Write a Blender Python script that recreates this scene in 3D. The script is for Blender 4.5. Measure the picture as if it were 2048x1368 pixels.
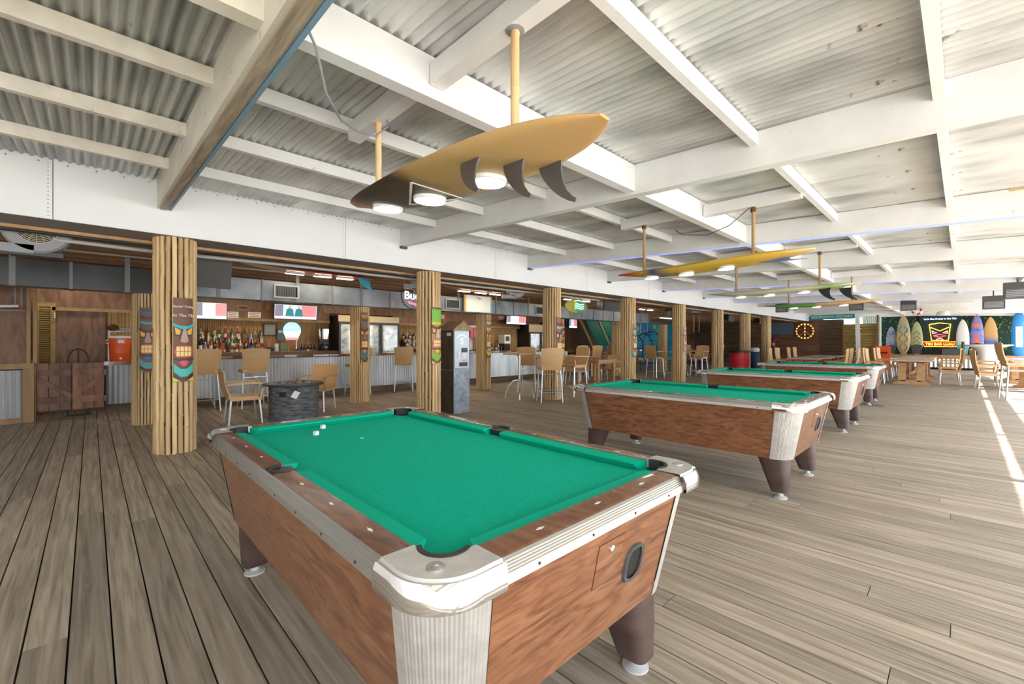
import bpy, math, random
from mathutils import Vector, Matrix
random.seed(7)
for o in list(bpy.data.objects): bpy.data.objects.remove(o, do_unlink=True)
S = bpy.context.scene
COL = S.collection
# ------------------------------------------------------------------ camera
CAM_H = 1.29; YAW = math.radians(44.0); FPX = 872.0
cd = bpy.data.cameras.new('camera'); cd.sensor_width = 36; cd.sensor_fit = 'HORIZONTAL'
cd.lens = 36*FPX/2048; cd.clip_start = .02; cd.clip_end = 400
cam = bpy.data.objects.new('camera', cd); COL.objects.link(cam)
cam.location = (0, 0, CAM_H); cam.rotation_euler = (math.pi/2, 0, -YAW)
S.camera = cam
# ------------------------------------------------------------------ world, sun, exposure
W = bpy.data.worlds.new('world'); S.world = W; W.use_nodes = True
bgn = W.node_tree.nodes['Background']; bgn.inputs[0].default_value = (.86, .93, 1, 1); bgn.inputs[1].default_value = 3.0
sd = bpy.data.lights.new('sun', 'SUN'); sd.energy = 9; sd.angle = .01; sd.color = (1, .95, .86)
sun = bpy.data.objects.new('sun', sd); COL.objects.link(sun)
sun.rotation_euler = Vector((-.1, .565, -.819)).to_track_quat('-Z', 'Y').to_euler()
S.view_settings.view_transform = 'Standard'; S.view_settings.look = 'None'
S.view_settings.exposure = 1.16; S.view_settings.gamma = 1; S.view_settings.use_curve_mapping = False
# ------------------------------------------------------------------ placing helpers (calibrated room coordinates)
FW = Vector((math.sin(YAW), math.cos(YAW), 0)); RT = Vector((math.cos(YAW), -math.sin(YAW), 0))
def ray(u, v): return FW + RT*((u-1024)/FPX) + Vector((0, 0, -(v-684)/FPX))
def fl(u, v, z=0.0):
    d = ray(u, v); p = d*((z-CAM_H)/d.z); return Vector((p.x, p.y, z))
def aty(u, v, Y):
    d = ray(u, v); p = d*(Y/d.y); return Vector((p.x, Y, p.z+CAM_H))
def atx(u, v, X):
    d = ray(u, v); p = d*(X/d.x); return Vector((X, p.y, p.z+CAM_H))
# ------------------------------------------------------------------ materials
def mk(name):
    m = bpy.data.materials.new(name); m.use_nodes = True
    nt = m.node_tree; b = nt.nodes['Principled BSDF']; return m, nt, b
def rgba(c): return (c[0], c[1], c[2], 1)
MC = {}
def plain(name, c, rough=.5, metal=0, spec=.5, coat=0):
    if name in MC: return MC[name]
    m, nt, b = mk(name)
    b.inputs['Base Color'].default_value = rgba(c); b.inputs['Roughness'].default_value = rough
    b.inputs['Metallic'].default_value = metal; b.inputs['Specular IOR Level'].default_value = spec
    b.inputs['Coat Weight'].default_value = coat; b.inputs['Coat Roughness'].default_value = .12
    MC[name] = m; return m
def grain(name, cols, scale=(1, 1, 1), detail=4, rough=.6, metal=0, bump=0, rnd=0, dist=0, spots=None, nscale=1.0, coat=0, lo=.3, hi=.7, spec=.5):
    """noise-driven colour between the given colours, stretched by scale; rnd shifts value per object"""
    if name in MC: return MC[name]
    m, nt, b = mk(name); N = nt.nodes.new; L = nt.links.new
    tc = N('ShaderNodeTexCoord'); mp = N('ShaderNodeMapping'); mp.inputs['Scale'].default_value = scale
    oi = N('ShaderNodeObjectInfo'); ad = N('ShaderNodeVectorMath'); ad.operation = 'MULTIPLY_ADD'
    cb = N('ShaderNodeCombineXYZ'); L(oi.outputs['Random'], cb.inputs[0]); L(oi.outputs['Random'], cb.inputs[1]); L(oi.outputs['Random'], cb.inputs[2])
    ad.inputs[1].default_value = (37, 53, 71); L(cb.outputs[0], ad.inputs[0]); L(tc.outputs['Object'], mp.inputs[0]); L(mp.outputs[0], ad.inputs[2])
    nz = N('ShaderNodeTexNoise'); nz.inputs['Scale'].default_value = nscale; nz.inputs['Detail'].default_value = detail; nz.inputs['Distortion'].default_value = dist
    L(ad.outputs[0], nz.inputs['Vector'])
    rp = N('ShaderNodeValToRGB'); el = rp.color_ramp.elements
    for i, c in enumerate(cols):
        p = lo+(hi-lo)*i/max(1, len(cols)-1)
        if i < 2: e = el[i]; e.position = p
        else: e = el.new(p)
        e.color = rgba(c)
    if len(cols) == 1: el[1].color = rgba(cols[0])
    L(nz.outputs['Fac'], rp.inputs[0]); out = rp.outputs[0]
    if spots:
        sc, thr, col = spots
        n2 = N('ShaderNodeTexNoise'); n2.inputs['Scale'].default_value = sc; n2.inputs['Detail'].default_value = 5; L(tc.outputs['Object'], n2.inputs['Vector'])
        r2 = N('ShaderNodeValToRGB'); r2.color_ramp.elements[0].position = thr; r2.color_ramp.elements[1].position = thr+.08
        L(n2.outputs['Fac'], r2.inputs[0]); mx = N('ShaderNodeMix'); mx.data_type = 'RGBA'
        L(r2.outputs[0], mx.inputs[0]); L(out, mx.inputs[6]); mx.inputs[7].default_value = rgba(col); out = mx.outputs[2]
    if rnd:
        hs = N('ShaderNodeHueSaturation'); mr = N('ShaderNodeMapRange'); mr.inputs[3].default_value = 1-rnd; mr.inputs[4].default_value = 1+rnd
        L(oi.outputs['Random'], mr.inputs[0]); L(mr.outputs[0], hs.inputs['Value']); L(out, hs.inputs['Color']); out = hs.outputs[0]
    L(out, b.inputs['Base Color'])
    b.inputs['Roughness'].default_value = rough; b.inputs['Metallic'].default_value = metal; b.inputs['Coat Weight'].default_value = coat
    b.inputs['Specular IOR Level'].default_value = spec
    if bump:
        bp = N('ShaderNodeBump'); bp.inputs['Strength'].default_value = bump; bp.inputs['Distance'].default_value = .004
        L(nz.outputs['Fac'], bp.inputs['Height']); L(bp.outputs[0], b.inputs['Normal'])
    MC[name] = m; return m
def glow(name, c, s):
    if name in MC: return MC[name]
    m, nt, b = mk(name); b.inputs['Base Color'].default_value = rgba(c)
    b.inputs['Emission Color'].default_value = rgba(c); b.inputs['Emission Strength'].default_value = s
    MC[name] = m; return m
def stripes(name, stops, axis=1, length=1, rough=.35, off=.5):
    """colour bands printed along one local axis"""
    if name in MC: return MC[name]
    m, nt, b = mk(name); N = nt.nodes.new; L = nt.links.new
    tc = N('ShaderNodeTexCoord'); sp = N('ShaderNodeSeparateXYZ'); L(tc.outputs['Object'], sp.inputs[0])
    nz = N('ShaderNodeTexNoise'); nz.inputs['Scale'].default_value = 5; L(tc.outputs['Object'], nz.inputs['Vector'])
    ma = N('ShaderNodeMath'); ma.operation = 'MULTIPLY_ADD'; ma.inputs[1].default_value = 1/length; ma.inputs[2].default_value = off-.04
    L(sp.outputs[axis], ma.inputs[0]); m2 = N('ShaderNodeMath'); m2.operation = 'MULTIPLY_ADD'; m2.inputs[1].default_value = .08
    L(nz.outputs['Fac'], m2.inputs[0]); L(ma.outputs[0], m2.inputs[2])
    rp = N('ShaderNodeValToRGB'); el = rp.color_ramp.elements
    for i, (p, c) in enumerate(stops):
        e = el[i] if i < 2 else el.new(p)
        e.position = p; e.color = rgba(c)
    L(m2.outputs[0], rp.inputs[0]); L(rp.outputs[0], b.inputs['Base Color']); b.inputs['Roughness'].default_value = rough
    MC[name] = m; return m
def glass(name, c, rough=.05, a=.3):
    if name in MC: return MC[name]
    m, nt, b = mk(name); b.inputs['Base Color'].default_value = rgba(c); b.inputs['Roughness'].default_value = rough
    b.inputs['Transmission Weight'].default_value = a; MC[name] = m; return m
M = dict(
 deck=grain('deck_wood', [(.2, .155, .112), (.32, .258, .192), (.43, .355, .275)], (38, 1.6, 38), 7, .62, bump=.5, rnd=.17, dist=.6, spots=(1.1, .62, (.15, .12, .095))),
 under=plain('deck_gap', (.05, .042, .035), .9),
 roof=grain('galvanised_roof', [(.43, .44, .44), (.66, .67, .67), (.8, .8, .8)], (1.5, .6, 1.5), 6, .42, .25, rnd=.1, spots=(9, .69, (.12, .12, .11)), nscale=2.0),
 roofold=grain('dull_bare_roof', [(.26, .28, .27), (.45, .465, .45), (.6, .61, .59)], (9, .5, 9), 6, .4, .4, rnd=.1, spots=(9, .68, (.1, .1, .09)), nscale=1.2),
 white=grain('white_painted_wood', [(.74, .74, .735), (.83, .83, .83)], (3, 3, 3), 5, .5, rnd=.03, spots=(14, .72, (.5, .43, .34))),
 aged=grain('aged_cream_painted_wood', [(.62, .57, .47), (.78, .74, .65)], (6, 1, 6), 6, .6, spots=(9, .66, (.26, .2, .14))),
 fascia=grain('white_sheet_metal', [(.80, .81, .83), (.87, .88, .89)], (1, 1, 1), 3, .4),
 soffit=plain('taupe_soffit', (.25, .22, .2), .6),
 lam=grain('walnut_laminate', [(.1, .036, .016), (.2, .08, .036), (.28, .125, .06)], (3, 3, 17), 7, .3, dist=1.6, nscale=1.7, coat=.25),
 railw=grain('walnut_rail', [(.09, .031, .014), (.18, .068, .03), (.25, .105, .05)], (9, 2.2, 9), 7, .22, dist=1.5, nscale=1.6, coat=.4),
 alu=plain('ribbed_aluminium', (.6, .6, .585), .3, .9), satin=grain('satin_aluminium', [(.5, .48, .45), (.62, .6, .57)], (20, 20, 20), 3, .42, .6),
 chrome=plain('chrome', (.86, .86, .87), .08, 1), felt=grain('green_felt', [(.0, .37, .235), (.0, .43, .275)], (60, 60, 60), 2, .9, spec=.15),
 feltside=plain('green_cushion', (.0, .40, .25), .85, spec=.15), black=plain('black_plastic', (.012, .012, .013), .4), rubber=plain('black_rubber', (.018, .017, .018), .55),
 legm=grain('dark_brown_leg', [(.055, .03, .026), (.1, .06, .05)], (4, 4, 12), 4, .45), foot=plain('grey_foot', (.5, .5, .48), .5, .2), pearl=plain('pearl_inlay', (.85, .82, .72), .25),
 bamboo=grain('bamboo', [(.42, .255, .11), (.63, .43, .21), (.76, .56, .31)], (9, 9, .7), 4, .5, rnd=.2), gapshade=plain('gap_shade_core', (.045, .022, .009), .7),
 bamboowall=grain('bamboo_screen', [(.32, .175, .06), (.6, .37, .15)], (18, 18, .6), 4, .5), ply=grain('brown_plywood', [(.115, .05, .022), (.2, .092, .04), (.27, .13, .06)], (3, 3, .8), 6, .5, dist=1.8, nscale=2),
 gatew=grain('reddish_gate_wood', [(.12, .05, .028), (.24, .11, .06), (.32, .16, .085)], (7, 7, 1.1), 5, .55, rnd=.38, dist=.8), oak=grain('honey_wood_trim', [(.3, .16, .055), (.42, .24, .09)], (9, 9, 1), 4, .5),
 ceilw=grain('brown_ceiling_boards', [(.12, .055, .025), (.25, .125, .06)], (1, 9, 9), 4, .7), joist=grain('rough_joist_wood', [(.16, .075, .035), (.34, .18, .085)], (.8, 9, 9), 5, .7),
 corr=grain('galvanised_panel', [(.42, .45, .47), (.62, .65, .67), (.74, .77, .79)], (3, 3, .7), 5, .35, .55), duct=grain('grey_metal_duct', [(.10, .115, .13), (.19, .21, .235), (.28, .3, .32)], (2, 2, 2), 6, .42, .45),
 ductb=grain('black_duct_wrap', [(.006, .007, .008), (.026, .027, .029)], (2, 2, 2), 6, .3, spots=(6, .7, (.3, .3, .3))), strap=plain('duct_strap', (.16, .16, .155), .5, .4),
 tan=grain('tan_resin', [(.54, .325, .14), (.62, .385, .18)], (2, 2, 90), 2, .5, rnd=.05), leg=plain('brushed_leg', (.66, .68, .7), .3, .75),
 stone=grain('dark_grey_stone', [(.035, .036, .04), (.11, .112, .118), (.2, .2, .21)], (7, 7, 40), 6, .75, bump=1.0), stonetop=plain('charcoal_top', (.05, .045, .042), .45),
 atm=grain('hammered_steel', [(.16, .18, .21), (.3, .33, .37)], (14, 14, 14), 3, .4, .5), atmd=grain('dark_bronze_panel', [(.04, .032, .025), (.095, .075, .055)], (5, 5, 3), 4, .4, .3), roofw=grain('thatch_board', [(.22, .15, .07), (.36, .26, .13)], (9, 9, 9), 4, .7),
 bartop=grain('varnished_bar_top', [(.15, .045, .015), (.34, .12, .04)], (1, 9, 9), 5, .2, coat=.6), backc=plain('brown_counter', (.22, .13, .07), .4), paper=plain('white_card', (.82, .80, .76), .6), pink=plain('pinkish_notice', (.62, .45, .40), .6),
 grey=plain('grey_plastic', (.3, .31, .33), .4), dgrey=plain('charcoal_plastic', (.06, .062, .065), .5), lgrey=plain('light_grey_plastic', (.27, .28, .3), .4), orange=plain('orange_plastic', (.82, .1, .015), .4), red=plain('red_plastic', (.62, .022, .035), .4),
 wht=plain('white_plastic', (.82, .82, .82), .35), blueg=plain('slate_blue_plastic', (.12, .18, .24), .5), iron=plain('black_wrought_iron', (.02, .02, .022), .45, .3), rope=plain('jute_rope', (.42, .27, .13), .9), ropeb=plain('brown_rope_knot', (.14, .06, .03), .9),
 teak=grain('teak_table', [(.42, .22, .09), (.56, .33, .16)], (1, 9, 9), 4, .45), teaktop=grain('weathered_tabletop', [(.42, .30, .24), (.58, .44, .37)], (1, 12, 9), 4, .5), slat=grain('dark_slats', [(.1, .055, .03), (.2, .12, .07)], (1, 1, 9), 4, .6), slaty=grain('golden_slats', [(.3, .19, .05), (.5, .34, .1)], (1, 1, 9), 4, .6),
 redwood=grain('horizontal_wall_boards', [(.15, .07, .035), (.28, .145, .078)], (9, 1, 9), 5, .6, rnd=.15), led=glow('blue_led', (.35, .42, 1), .28), lamp=glow('lamp_diffuser', (1, .96, .88), 9), lampw=glow('warm_tube', (1, .86, .62), 24), conduit=plain('grey_conduit', (.5, .5, .48), .4, .3),
 bulb=glow('golden_bulbs', (1, .55, .1), 2.2), teal=plain('teal_paint', (.02, .32, .33), .5), turq=plain('turquoise_fin', (.05, .38, .55), .3), blk=plain('tiki_dark', (.06, .025, .012), .5),
 sand=plain('pale_sand_ground', (.68, .66, .62), .9), sign=plain('dark_sign_backing', (.012, .03, .025), .6))
# ------------------------------------------------------------------ mesh builder
class MB:
    def __init__(s): s.v = []; s.f = []
    def add(s, vs, fs):
        n = len(s.v); s.v += [tuple(p) for p in vs]; s.f += [tuple(i+n for i in f) for f in fs]; return s
    def box(s, x0, x1, y0, y1, z0, z1):
        return s.add([(x, y, z) for z in (z0, z1) for y in (y0, y1) for x in (x0, x1)], [(0, 2, 3, 1), (4, 5, 7, 6), (0, 1, 5, 4), (2, 6, 7, 3), (0, 4, 6, 2), (1, 3, 7, 5)])
    def hexa(s, p): return s.add(p, [(0, 3, 2, 1), (4, 5, 6, 7), (0, 1, 5, 4), (1, 2, 6, 5), (2, 3, 7, 6), (3, 0, 4, 7)])
    def obox(s, c, size, R=None):
        R = R or Matrix.Identity(3); c = Vector(c); h = [t/2 for t in size]
        vs = [c+R @ Vector((x*h[0], y*h[1], z*h[2])) for z in (-1, 1) for y in (-1, 1) for x in (-1, 1)]
        return s.add(vs, [(0, 2, 3, 1), (4, 5, 7, 6), (0, 1, 5, 4), (2, 6, 7, 3), (0, 4, 6, 2), (1, 3, 7, 5)])
    def loft(s, rings, cap=True, closed=True):
        n = len(rings[0]); vs = [p for r in rings for p in r]; fs = []
        for i in range(len(rings)-1):
            for j in range(n if closed else n-1):
                k = (j+1) % n; fs.append((i*n+j, i*n+k, (i+1)*n+k, (i+1)*n+j))
        if cap: fs.append(tuple(range(n-1, -1, -1))); fs.append(tuple((len(rings)-1)*n+j for j in range(n)))
        return s.add(vs, fs)
    def tube(s, path, r, n=8, rect=None, cap=True):
        P = [Vector(p) for p in path]; rings = []
        for i, p in enumerate(P):
            d = (P[min(i+1, len(P)-1)]-P[max(i-1, 0)]).normalized()
            a = Vector((0, 0, 1)) if abs(d.z) < .9 else Vector((0, 1, 0))
            x = d.cross(a).normalized(); y = x.cross(d)
            rr = r[i] if isinstance(r, (list, tuple)) else r
            if rect: ring = [p+x*(sx*rect[0]/2)+y*(sy*rect[1]/2) for sx, sy in ((-1, -1), (1, -1), (1, 1), (-1, 1))]
            else: ring = [p+(x*math.cos(2*math.pi*k/n)+y*math.sin(2*math.pi*k/n))*rr for k in range(n)]
            rings.append(ring)
        return s.loft(rings, cap)
    def lathe(s, prof, n=20, c=(0, 0, 0), cap=True):
        return s.loft([[(c[0]+r*math.cos(2*math.pi*k/n), c[1]+r*math.sin(2*math.pi*k/n), c[2]+z) for k in range(n)] for r, z in prof], cap)
    def prism(s, poly, f0, f1):
        n = len(poly); a = [f0(*p) for p in poly]; b = [f1(*p) for p in poly]
        return s.add(a+b, [tuple(range(n-1, -1, -1)), tuple(range(n, 2*n))]+[(i, (i+1) % n, n+(i+1) % n, n+i) for i in range(n)])
    def sheet(s, g, th):
        """g: rows of points; thickened along the local normal"""
        R = len(g); C = len(g[0]); g = [[Vector(p) for p in r] for r in g]; b = []
        for i in range(R):
            row = []
            for j in range(C):
                a = g[min(i+1, R-1)][j]-g[max(i-1, 0)][j]; c = g[i][min(j+1, C-1)]-g[i][max(j-1, 0)]
                row.append(g[i][j]+a.cross(c).normalized()*th)
            b.append(row)
        vs = [p for r in g for p in r]+[p for r in b for p in r]; o = R*C; fs = []
        for i in range(R-1):
            for j in range(C-1):
                q = (i*C+j, i*C+j+1, (i+1)*C+j+1, (i+1)*C+j); fs += [q, tuple(o+t for t in reversed(q))]
        per = [(0, j) for j in range(C)]+[(i, C-1) for i in range(1, R)]+[(R-1, j) for j in range(C-2, -1, -1)]+[(i, 0) for i in range(R-2, 0, -1)]
        per = [i*C+j for i, j in per]
        for k in range(len(per)):
            a, c = per[k], per[(k+1) % len(per)]; fs.append((c, a, o+a, o+c))
        return s.add(vs, fs)
    def mesh(s, name, mat, ang=35):
        me = bpy.data.meshes.new(name); me.from_pydata(s.v, [], s.f); me.update()
        if mat: me.materials.append(mat)
        if ang:
            me.polygons.foreach_set('use_smooth', [True]*len(me.polygons)); me.set_sharp_from_angle(angle=math.radians(ang))
        return me
    def build(s, name, mat, parent=None, label=None, ang=35, kind=None):
        import bmesh
        me = s.mesh(name, mat, 0); bm = bmesh.new(); bm.from_mesh(me); bmesh.ops.recalc_face_normals(bm, faces=bm.faces); bm.to_mesh(me); bm.free()
        if ang:
            me.polygons.foreach_set('use_smooth', [True]*len(me.polygons)); me.set_sharp_from_angle(angle=math.radians(ang))
        return link(name, me, parent, label, kind)
def link(name, me, parent=None, label=None, kind=None):
    o = bpy.data.objects.new(name, me); COL.objects.link(o)
    if parent: o.parent = parent
    if label: o['label'] = label
    if kind: o['kind'] = kind
    return o
def tag(o, label, cat, group=None):
    o['label'] = label; o['category'] = cat
    if group: o['group'] = group
    return o
def thing(name, label, cat, loc=(0, 0, 0), rz=0, group=None):
    o = bpy.data.objects.new(name, None); COL.objects.link(o); o.location = loc; o.rotation_euler = (0, 0, rz); o.empty_display_size = .1
    return tag(o, label, cat, group)
def struct(name, label=None):
    o = bpy.data.objects.new(name, None); COL.objects.link(o); o['kind'] = 'structure'
    if label: o['label'] = label
    return o
def copy_tree(o, parent=None):
    c = o.copy(); COL.objects.link(c); c.parent = parent
    for ch in list(o.children): copy_tree(ch, c)
    return c
def text(name, body, mat, parent, loc, rot, size, depth=.002, bend=None, align='CENTER', label=None):
    cu = bpy.data.curves.new(name, 'FONT'); cu.body = body; cu.size = size; cu.extrude = depth; cu.align_x = align; cu.align_y = 'CENTER'; cu.resolution_u = 3
    t = bpy.data.objects.new(name, cu); COL.objects.link(t)
    dg = bpy.context.evaluated_depsgraph_get(); me = bpy.data.meshes.new_from_object(t.evaluated_get(dg))
    bpy.data.objects.remove(t); me.materials.clear(); me.materials.append(mat)
    if bend:
        for v in me.vertices: v.co = bend(v.co)
    o = link(name, me, parent, label); o.location = loc; o.rotation_euler = rot; return o
FACE_Y = (math.pi/2, 0, 0)            # text read from -Y
FACE_X = (math.pi/2, 0, -math.pi/2)   # text read from -X
# ================================================================== SETTING
def zroof(y): return 3.08-(6.24-y)*.045
g = link('ground', MB().box(-60, 90, -60, -3.55, -.5, -.4).box(-60, -4.2, -3.55, 60, -.5, -.4).mesh('ground', M['sand'])); g['kind'] = 'structure'; g['label'] = 'pale sandy ground outside the deck'
floor = struct('floor', 'weathered grey-brown deck boards')
link('sub_floor', MB().box(-4.2, 31.5, -3.55, 13.2, -.12, -.034).mesh('sub_floor', M['under']), floor)
PW = .1385; lens_ = (4.27, 4.88, 5.49)
pm = {l: MB().box(-PW/2+.0035, PW/2-.0035, 0, l-.004, -.034, 0).mesh('plank', M['deck']) for l in lens_}
rp = random.Random(3)
NX0 = -11
for i in range(NX0, NX0+76):
    x = .1375+i*.1385
    y = -3.5
    first = True
    while y < 11.5:
        l = rp.choice(lens_); f_ = rp.uniform(.3, 1) if first else 1; first = False
        o = link('plank', pm[l], floor); o.location = (x, y, rp.uniform(-.0015, .001)); o.scale = (1, f_, 1); y += l*f_
fb = MB()
xs = [.1375+(NX0+76+k)*.1385 for k in range(156)]+[.1375+(NX0-1-k)*.1385 for k in range(18)]
for x in xs:
    y = -3.5
    while y < 13:
        l = rp.choice(lens_)*(rp.uniform(.3, 1) if y == -3.5 else 1); fb.box(x-PW/2+.0035, x+PW/2-.0035, y, min(y+l-.004, 13.2), -.034, rp.uniform(-.0015, .001)); y += l
link('plank_field', fb.mesh('plank_field', M['deck']), floor, kind='stuff')
# roof
roof = struct('ceiling', 'corrugated metal roof on white painted timbers')
Y0, Y1 = -2.2, 6.3
sh = MB(); n = 60; wv = .645
rows = []
for y in (Y0, Y1):
    rows.append([(wv*k/n, y, zroof(y)+.014+.013*math.cos(2*math.pi*10*k/n)) for k in range(n+1)])
sh.sheet(rows, .0012); me = sh.mesh('corrugated_sheet', M['roof'], 60); meo = sh.mesh('corrugated_sheet', M['roofold'], 60)
for i in range(54):
    o = link('corrugated_sheet', me if i > 5 else meo, roof); o.location = (-3.2+i*.64, 0, .0025*(i % 2))
BX = [.53, 3.54, 6.47, 9.36, 12.25, 15.15, 18.05, 20.95, 23.85, 26.75, 29.65]; BXL = [-2.45]+BX; BT = .1
PR = [5.26, 4.21, 3.16, 2.11, 1.08, .1, -.92, -1.95]
for k, x in enumerate(BXL):
    d = .3 if k == 1 else .265
    b = MB().hexa([(x, Y0, zroof(Y0)-d), (x+BT, Y0, zroof(Y0)-d), (x+BT, 6.24, zroof(6.24)-d), (x, 6.24, zroof(6.24)-d), (x, Y0, zroof(Y0)), (x+BT, Y0, zroof(Y0)), (x+BT, 6.24, zroof(6.24)), (x, 6.24, zroof(6.24))])
    bo = b.build('roof_beam', M['aged'] if k == 1 else M['white'], roof, ang=0)
    if k == 1:
        MB().hexa([(x+BT, Y0, zroof(Y0)-d-.012), (x+BT+.022, Y0, zroof(Y0)-d-.012), (x+BT+.022, 6.2, zroof(6.2)-d-.012), (x+BT, 6.2, zroof(6.2)-d-.012), (x+BT, Y0, zroof(Y0)-d+.05), (x+BT+.022, Y0, zroof(Y0)-d+.05), (x+BT+.022, 6.2, zroof(6.2)-d+.05), (x+BT, 6.2, zroof(6.2)-d+.05)]).build('blue_edge_strip', plain('faded_blue_paint', (.2, .34, .48), .5), bo, 'faded blue edge strip')
        MB().hexa([(x+.02, Y0, zroof(Y0)-d-.014), (x+.085, Y0, zroof(Y0)-d-.014), (x+.085, 6.2, zroof(6.2)-d-.014), (x+.02, 6.2, zroof(6.2)-d-.014), (x+.02, Y0, zroof(Y0)-d), (x+.085, Y0, zroof(Y0)-d), (x+.085, 6.2, zroof(6.2)-d), (x+.02, 6.2, zroof(6.2)-d)]).build('weathered_batten', M['deck'], bo, 'weathered batten')
    if k in (3, 5, 6, 7):
        MB().hexa([(x+.03, Y0, zroof(Y0)-d-.018), (x+.05, Y0, zroof(Y0)-d-.018), (x+.05, 6.2, zroof(6.2)-d-.018), (x+.03, 6.2, zroof(6.2)-d-.018), (x+.03, Y0, zroof(Y0)-d), (x+.05, Y0, zroof(Y0)-d), (x+.05, 6.2, zroof(6.2)-d), (x+.03, 6.2, zroof(6.2)-d)]).build('led_strip', M['led'], bo, 'blue light strip')
for k in range(len(BXL)-1):
    for y in PR:
        deep = abs(y-2.11) < .01; d = .235 if deep else .1; w = .085 if deep else .05
        x0 = BXL[k]+BT; x1 = BXL[k+1]; zt = zroof(y-.04)-.002
        p = MB().box(x0, x1, y-w/2, y+w/2, zt-d, zt).build('purlin', M['aged'] if (k == 0) else M['white'], roof, ang=0)
for x in (1.40, 5.06, 8.3, 12.0):
    for ya, yb in ((2.16, 3.13), (1.11, 2.06)):
        zt = zroof((ya+yb)/2)-.03; MB().box(x-.045, x+.045, ya, yb, zt-.12, zt).build('blocking', M['white'], roof, ang=0)
for k, x in enumerate(BX[1:6]): MB().box(x-.004, x+BT+.004, 6.18, 6.238, zroof(6.2)-.30, zroof(6.2)-.262).build('beam_bracket', M['dgrey'], roof)
for u, v in ((1745, 413), (1815, 402), (1868, 397), (1925, 388), (2040, 377)):
    p = atx(u, v, BX[2]-.002); MB().box(BX[2]-.003, BX[2], p.y-.07, p.y+.07, p.z-.014, p.z+.014).build('tape_mark', plain('yellowed_tape', (.62, .45, .2), .6), roof)
for i, (u0, u1, v, X) in enumerate(((1833, 1976, 579, 15.6), (1840, 1948, 606, 18.6), (1848, 1935, 620, 21.4))):
    a = atx(u0, v, X); b = atx(u1, v, X); MB().box(X-.08, X+.08, b.y, a.y, a.z-.05, a.z+.05).build('batten_light', plain('cream_fixture', (.7, .66, .58), .5), roof)
# fascia over the column row
tr = struct('trim_1', 'white sheet-metal fascia above the bamboo columns')
xs = [-3.2+i*2.93 for i in range(13)]
for i in range(len(xs)-1):
    xa, xb = xs[i]+.003, min(xs[i+1], 32.2)-.003
    f = MB().box(xa, xb, 6.24, 6.262, 2.5, 3.1).build('fascia_panel', M['fascia'], tr, ang=0)
    sc = MB()
    for j in range(14): sc.lathe([(.009, 0), (.006, .004)], 6, (xa+.1+j*.21, 0, 0))
    for v in range(len(sc.v)): a, b_, c = sc.v[v]; sc.v[v] = (a, 6.24-c, 3.055+b_)
    for j in range(14): sc.lathe([(.006, 0), (.004, .003)], 6, (0, 0, 0)); 
    for v in range(14*12, 28*12): a, b_, c = sc.v[v]; j = (v-14*12)//12; sc.v[v] = (xb-.03+a, 6.24-c, 2.53+j*.04+b_)
    sc.build('screws', M['grey'], f, kind='stuff')
MB().box(-3.2, 32, 6.263, 6.3, 2.56, 3.09).build('fascia_backing', M['ply'], tr, ang=0)
MB().box(-3.2, 32, 6.262, 6.76, 2.5, 2.56).build('soffit_board', M['soffit'], tr, ang=0)
MB().box(-3.2, 32, 6.79, 6.84, 2.47, 2.62).build('header_board', M['oak'], tr, ang=0)
# bar ceiling
bc = struct('trim_2', 'brown boarded ceiling over the bar'); MB().box(-3.6, 31, 6.76, 13.1, 2.72, 2.76).build('ceiling_board_field', M['ceilw'], bc)
for y in [7.15+.45*i for i in range(13)]: MB().box(-3.6, 30, y, y+.05, 2.58, 2.72).build('ceiling_joist', M['joist'], bc, ang=0)
# walls around the bar
def ridged(x0, x1, pitch, amp, z0, z1, y, seg=6, halfround=True):
    n = max(1, int((x1-x0)/pitch)); pts = []
    for i in range(n*seg+1):
        t = i/seg; x = x0+(x1-x0)*i/(n*seg)
        h = abs(math.sin(math.pi*t)) if halfround else .5-.5*math.cos(2*math.pi*t)
        pts.append((x, y-amp*h))
    mb = MB(); mb.loft([[(x, yy, z0) for x, yy in pts]+[(x1, y+.02, z0), (x0, y+.02, z0)], [(x, yy, z1) for x, yy in pts]+[(x1, y+.02, z1), (x0, y+.02, z1)]]); return mb
wb = struct('wall_back', 'bamboo clad wall behind the bar')
MB().box(.9, 15.2, 12.95, 13.1, 0, 2.72).build('wall_backing', M['ply'], wb)
ridged(.9, 15.2, .046, .018, 0, 2.1, 12.93).build('bamboo_screen', M['bamboowall'], wb, kind='stuff')
MB().box(.9, 15.2, 12.7, 12.93, 2.12, 2.72).build('soffit', M['ply'], wb)
for xa, xb in ((.9, 4.95), (6.95, 12.7), (14.15, 15.2)): MB().box(xa, xb, 12.7, 12.905, 1.9, 2.118).build('soffit_drop', M['ply'], wb); MB().box(xa, xb, 12.66, 12.9, 1.83, 1.898).build('soffit_edge', M['oak'], wb)
wn = struct('wall_near', 'painted wall closing the deck behind the camera'); MB().box(-3.75, -3.62, -2.2, 11.5, 0, 3.05).build('wall_boards', M['white'], wn)
wl = struct('wall_left', 'stained plywood wall beside the bar')
MB().box(-3.6, -.74, 10.42, 10.52, .92, 2.72).build('plywood_panel', M['ply'], wl)
MB().box(-3.6, -.66, 10.375, 10.45, .86, .95).build('rail_board', M['oak'], wl); MB().box(-.78, -.66, 10.38, 10.5, 0, .858).build('stile_board', M['oak'], wl); MB().box(-3.6, -.785, 10.38, 10.45, 0, .08).build('base_board', M['oak'], wl)
ridged(-3.4, -.78, .068, .022, .08, .84, 10.44, halfround=False).build('corrugated_panel', M['corr'], wl)
for x in (-.74, -.67): MB().box(x, x+.045, 10.36, 10.46, .95, 2.72).build('door_stile', M['oak'], wl)
MB().box(-3.6, .95, 11.5, 11.6, 0, 2.72).build('plywood_panel', M['ply'], wl)
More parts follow.
